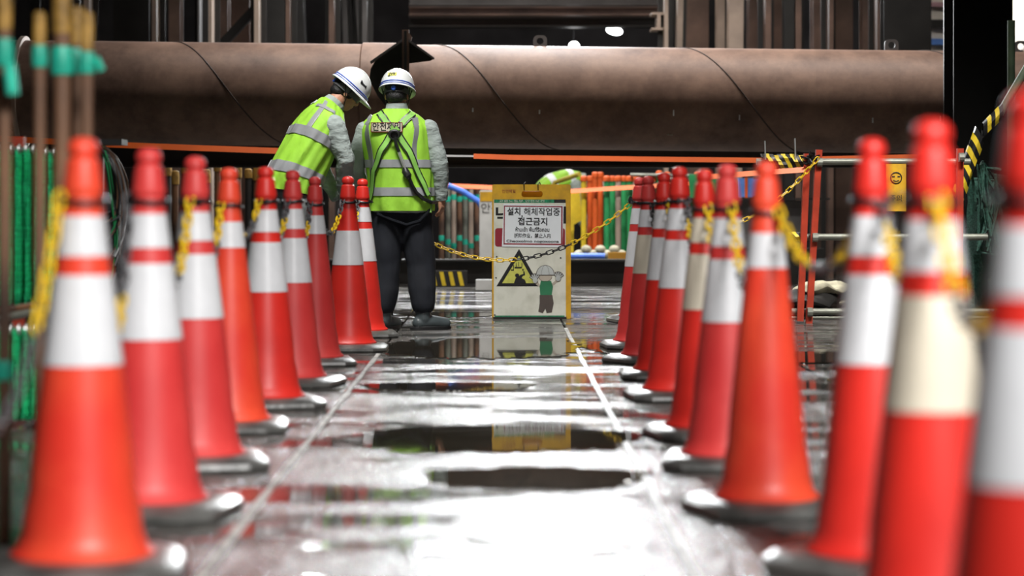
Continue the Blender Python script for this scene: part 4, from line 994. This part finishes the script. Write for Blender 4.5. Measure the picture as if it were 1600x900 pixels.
# hanging cables
cb = thing('cable_bundle', 'loose bundle of dark and pale cables hanging behind the two nearest left cones', 'cable', P(160, 228, 12.2))
for k in range(18):
    x0 = 150+R.random()*12; x1 = 170+30*R.random(); yb = 330+130*R.random(); xb = 158+30*R.random()
    q = [P(x0, 226+3*R.random(), 12.2+.1*R.random()), P(x0+(x1-x0)*.6, 245+12*R.random(), 12.2), P(x1, 290+20*R.random(), 12.2+.1*R.random()), P((x1+xb)/2+6, (300+yb)/2+10, 12.25), P(xb, yb, 12.2)]
    sp = []
    for i in range(len(q)-1):
        for u in range(6):
            t = u/6; a, b, c, d = q[max(i-1, 0)], q[i], q[i+1], q[min(i+2, len(q)-1)]
            sp.append(.5*((2*b)+(c-a)*t+(2*a-5*b+4*c-d)*t*t+(-a+3*b-3*c+d)*t**3))
    sp.append(q[-1])
    MB().tube([p-cb.location for p in sp], .0035+.002*R.random(), 6).obj('cable', (M_gchain, M_black, M_rustpipe, M_gr2, M_silver)[k % 5], cb)
ph_ = thing('cable_rack', 'dark post carrying the hanging cables between the nearest left cones', 'post', (P(155, 0, 12.4).x, 12.4, 0))
MB().box((0, 0, .6), (.05, .05, 1.2)).obj('upright', M_dark, ph_); MB().box((.05, -.08, 1.19), (.2, .2, .03)).obj('arm', M_dark, ph_)

# ------------------------------------------------------------------ steel frames behind and above the pipe
def beamcol(x0, x1, d, m, label, z0=0, z1=7.9, tilt=0, grp='upright steel beams above the pipe', flange=True):
    s_ = F/d; xm = ((x0+x1)/2-CX)/s_; w_ = (x1-x0)/s_
    t = thing('steel_beam', label, 'beam', (xm, d, z0), 0, grp); t.rotation_euler = (0, tilt, 0)
    h = z1-z0
    if w_ < .07:
        MB().box((0, 0, h/2), (w_, .25, h)).obj('web', m, t)
        MB().box((0, .13, h/2), (w_*1.0+.12, .015, h)).obj('flange', M_dark, t)
    else:
        MB().box((0, -.12, h/2), (w_, .018, h)).obj('flange', m, t); MB().box((0, 0, h/2), (.02, .24, h)).obj('web', m, t); MB().box((0, .12, h/2), (w_, .018, h)).obj('flange', m, t)
BE = [(50, 66, 27, M_dark, 'dark', 0), (104, 128, 27.5, M_col3, 'dark grey', 0), (134, 142, 25, M_col2, 'thin pale', 0), (180, 236, 26, M_dark, 'wide near-black', 0), (240, 247, 25, M_col2, 'narrow pale', 0), (266, 284, 27, M_col, 'dull brown', 0), (311, 314, 24, M_col3, 'hair-thin grey', 0),
      (328, 333, 24.5, M_col2, 'bright thin', 0), (346, 358, 27, M_col, 'reddish brown', 0), (362, 392, 28, M_col, 'brown slab', 0), (399, 406, 25, M_col2, 'slender pale', 0), (406, 447, 26, M_dark, 'broad dark brown', 0), (448, 454, 26, M_col, 'slim brown', 0),
      (470, 475, 27, M_col3, 'slanting grey', -.06), (480, 496, 27, M_dark, 'slanting dark', -.05), (515, 523, 27, M_col, 'warm brown', 0), (548, 556, 28, M_col3, 'shadowy', -.03), (567, 574, 27, M_col3, 'grey-brown', 0), (582, 587, 28, M_col3, 'leaning grey', -.06), (1037, 1043, 27, M_col2, 'pale upright beside the beam end', 0),
      (1049, 1058, 27.5, M_col2, 'light tan', .02), (1071, 1106, 28.5, M_col, 'wide tan', 0), (1119, 1131, 28, M_col2, 'beige', 0), (1133, 1156, 27, M_col2, 'widest beige', .01), (1168, 1192, 28, M_col, 'brown-grey', 0), (1194, 1203, 27, M_col, 'narrow brown', 0), (1206, 1222, 29, M_col, 'rear brown', 0),
      (1224, 1239, 27, M_dark, 'black', 0), (1241, 1250, 27, M_col, 'edge-lit brown', 0), (1268, 1290, 29, M_col, 'rust red', 0), (1293, 1300, 27, M_col, 'thin rust', 0), (1300, 1330, 28, M_col, 'broad dull', 0), (1345, 1356, 28, M_col, 'brown beside the bright gap', 0), (1368, 1376, 27, M_col, 'brown right of the bright gap', 0), (1378, 1452, 25.5, M_dark, 'massive black', 0)]
for x0, x1, d, m_, l_, tl in BE:
    o = beamcol(x0, x1, d, m_, l_+' upright steel beam above the %s part of the pipe' % ('left' if x0 < 640 else 'right'), tilt=tl, z0=0)
# diagonal brace
tag(MB().box(P(378, 36, 26.5), (.1, .1, 1.3), Matrix.Rotation(.75, 3, 'Y')).obj('diagonal_brace', M_dark), 'dark diagonal brace above the pipe left of the bending worker', 'brace')
# horizontal beams in the middle
for k, (y0, y1, m_, d, l_) in enumerate(((-40, 8, M_col3, 30, 'highest'), (12, 24, M_col, 30.5, 'rust-toned'), (28, 42, M_dark, 31, 'lower dark'),)):
    b = MB(); za, zb = P(0, y1, d).z, P(0, y0, d).z; xa, xb = P(640, 0, d).x, P(1046, 0, d).x
    b.box(((xa+xb)/2, d, (za+zb)/2), (xb-xa, .02, zb-za)); b.box(((xa+xb)/2, d, zb), (xb-xa, .3, .02)); b.box(((xa+xb)/2, d, za), (xb-xa, .3, .02))
    tag(b.obj('cross_beam', m_), l_+' horizontal beam above the middle of the pipe', 'beam')
hbm = thing('beam_end', 'small pale I-beam end left of the tan uprights', 'beam', P(1028, 35, 27.2))
for z, hgt, wd in ((.09, .025, .17), (-.09, .025, .17), (0, .16, .04)): MB().box((0, 0, z), (wd, .4, hgt)).obj('flange' if wd > .1 else 'web', M_col2, hbm)
for (px, py, rx, rz_, rot_) in ((960, 48, .11, .055, .2), (897, 72, .07, .06, 0)):
    t = thing('work_lamp', 'glowing white oval work lamp above the pipe, %s one' % ('right and higher' if px > 900 else 'left one peeking over'), 'lamp', P(px, py, 31.5), 0, 'work lamps')
    MB().ell((0, 0, 0), (rx, .04, rz_), Matrix.Rotation(rot_, 3, 'Y'), 18, 10).obj('glowing_lens', M_lamp, t)
    MB().box((0, .06, 0), (rx*1.6, .05, rz_*1.8), Matrix.Rotation(rot_, 3, 'Y')).obj('housing', M_dark, t); MB().tube([(0, .07, 0), (0, .07, 4.5)], .008, 5).obj('cable', M_black, t)
# bright lit panels far right
def hoard(px, d, wd, z0, m, label):
    q = P(px, 0, d); t = thing('hoarding', label, 'hoarding', (q.x, d, 0)); MB().box((0, 0, 2.6), (wd, .05, 5.2)).obj('sheet', m, t); return t
hoard(1640, 30, 1.3, 0, M_beige, 'brightly lit pale hoarding at the upper right corner')
t = hoard(1467, 27, .24, 0, M_beige, 'lit strip of pale hoarding left of the black column')
for py, hh, m_ in ((38, .10, M_dark), (66, .07, MATS['blue_crate']), (8, .05, M_pinkt)):
    MB().box((0, -.05, P(0, py, 27).z), (.22, .06, hh)).obj('bracket_block', m_, t)
hoard(1364, 29.5, .12, 0, M_tape, 'narrow white strip standing in for the glow between brown beams at upper right')  # white sheet added in place of the glow in the gap
area('hoarding_fill_light', P(1600, -60, 28), P(1590, 40, 30), .8, .3, 130)  # unseen lamp added to brighten the pale hoarding
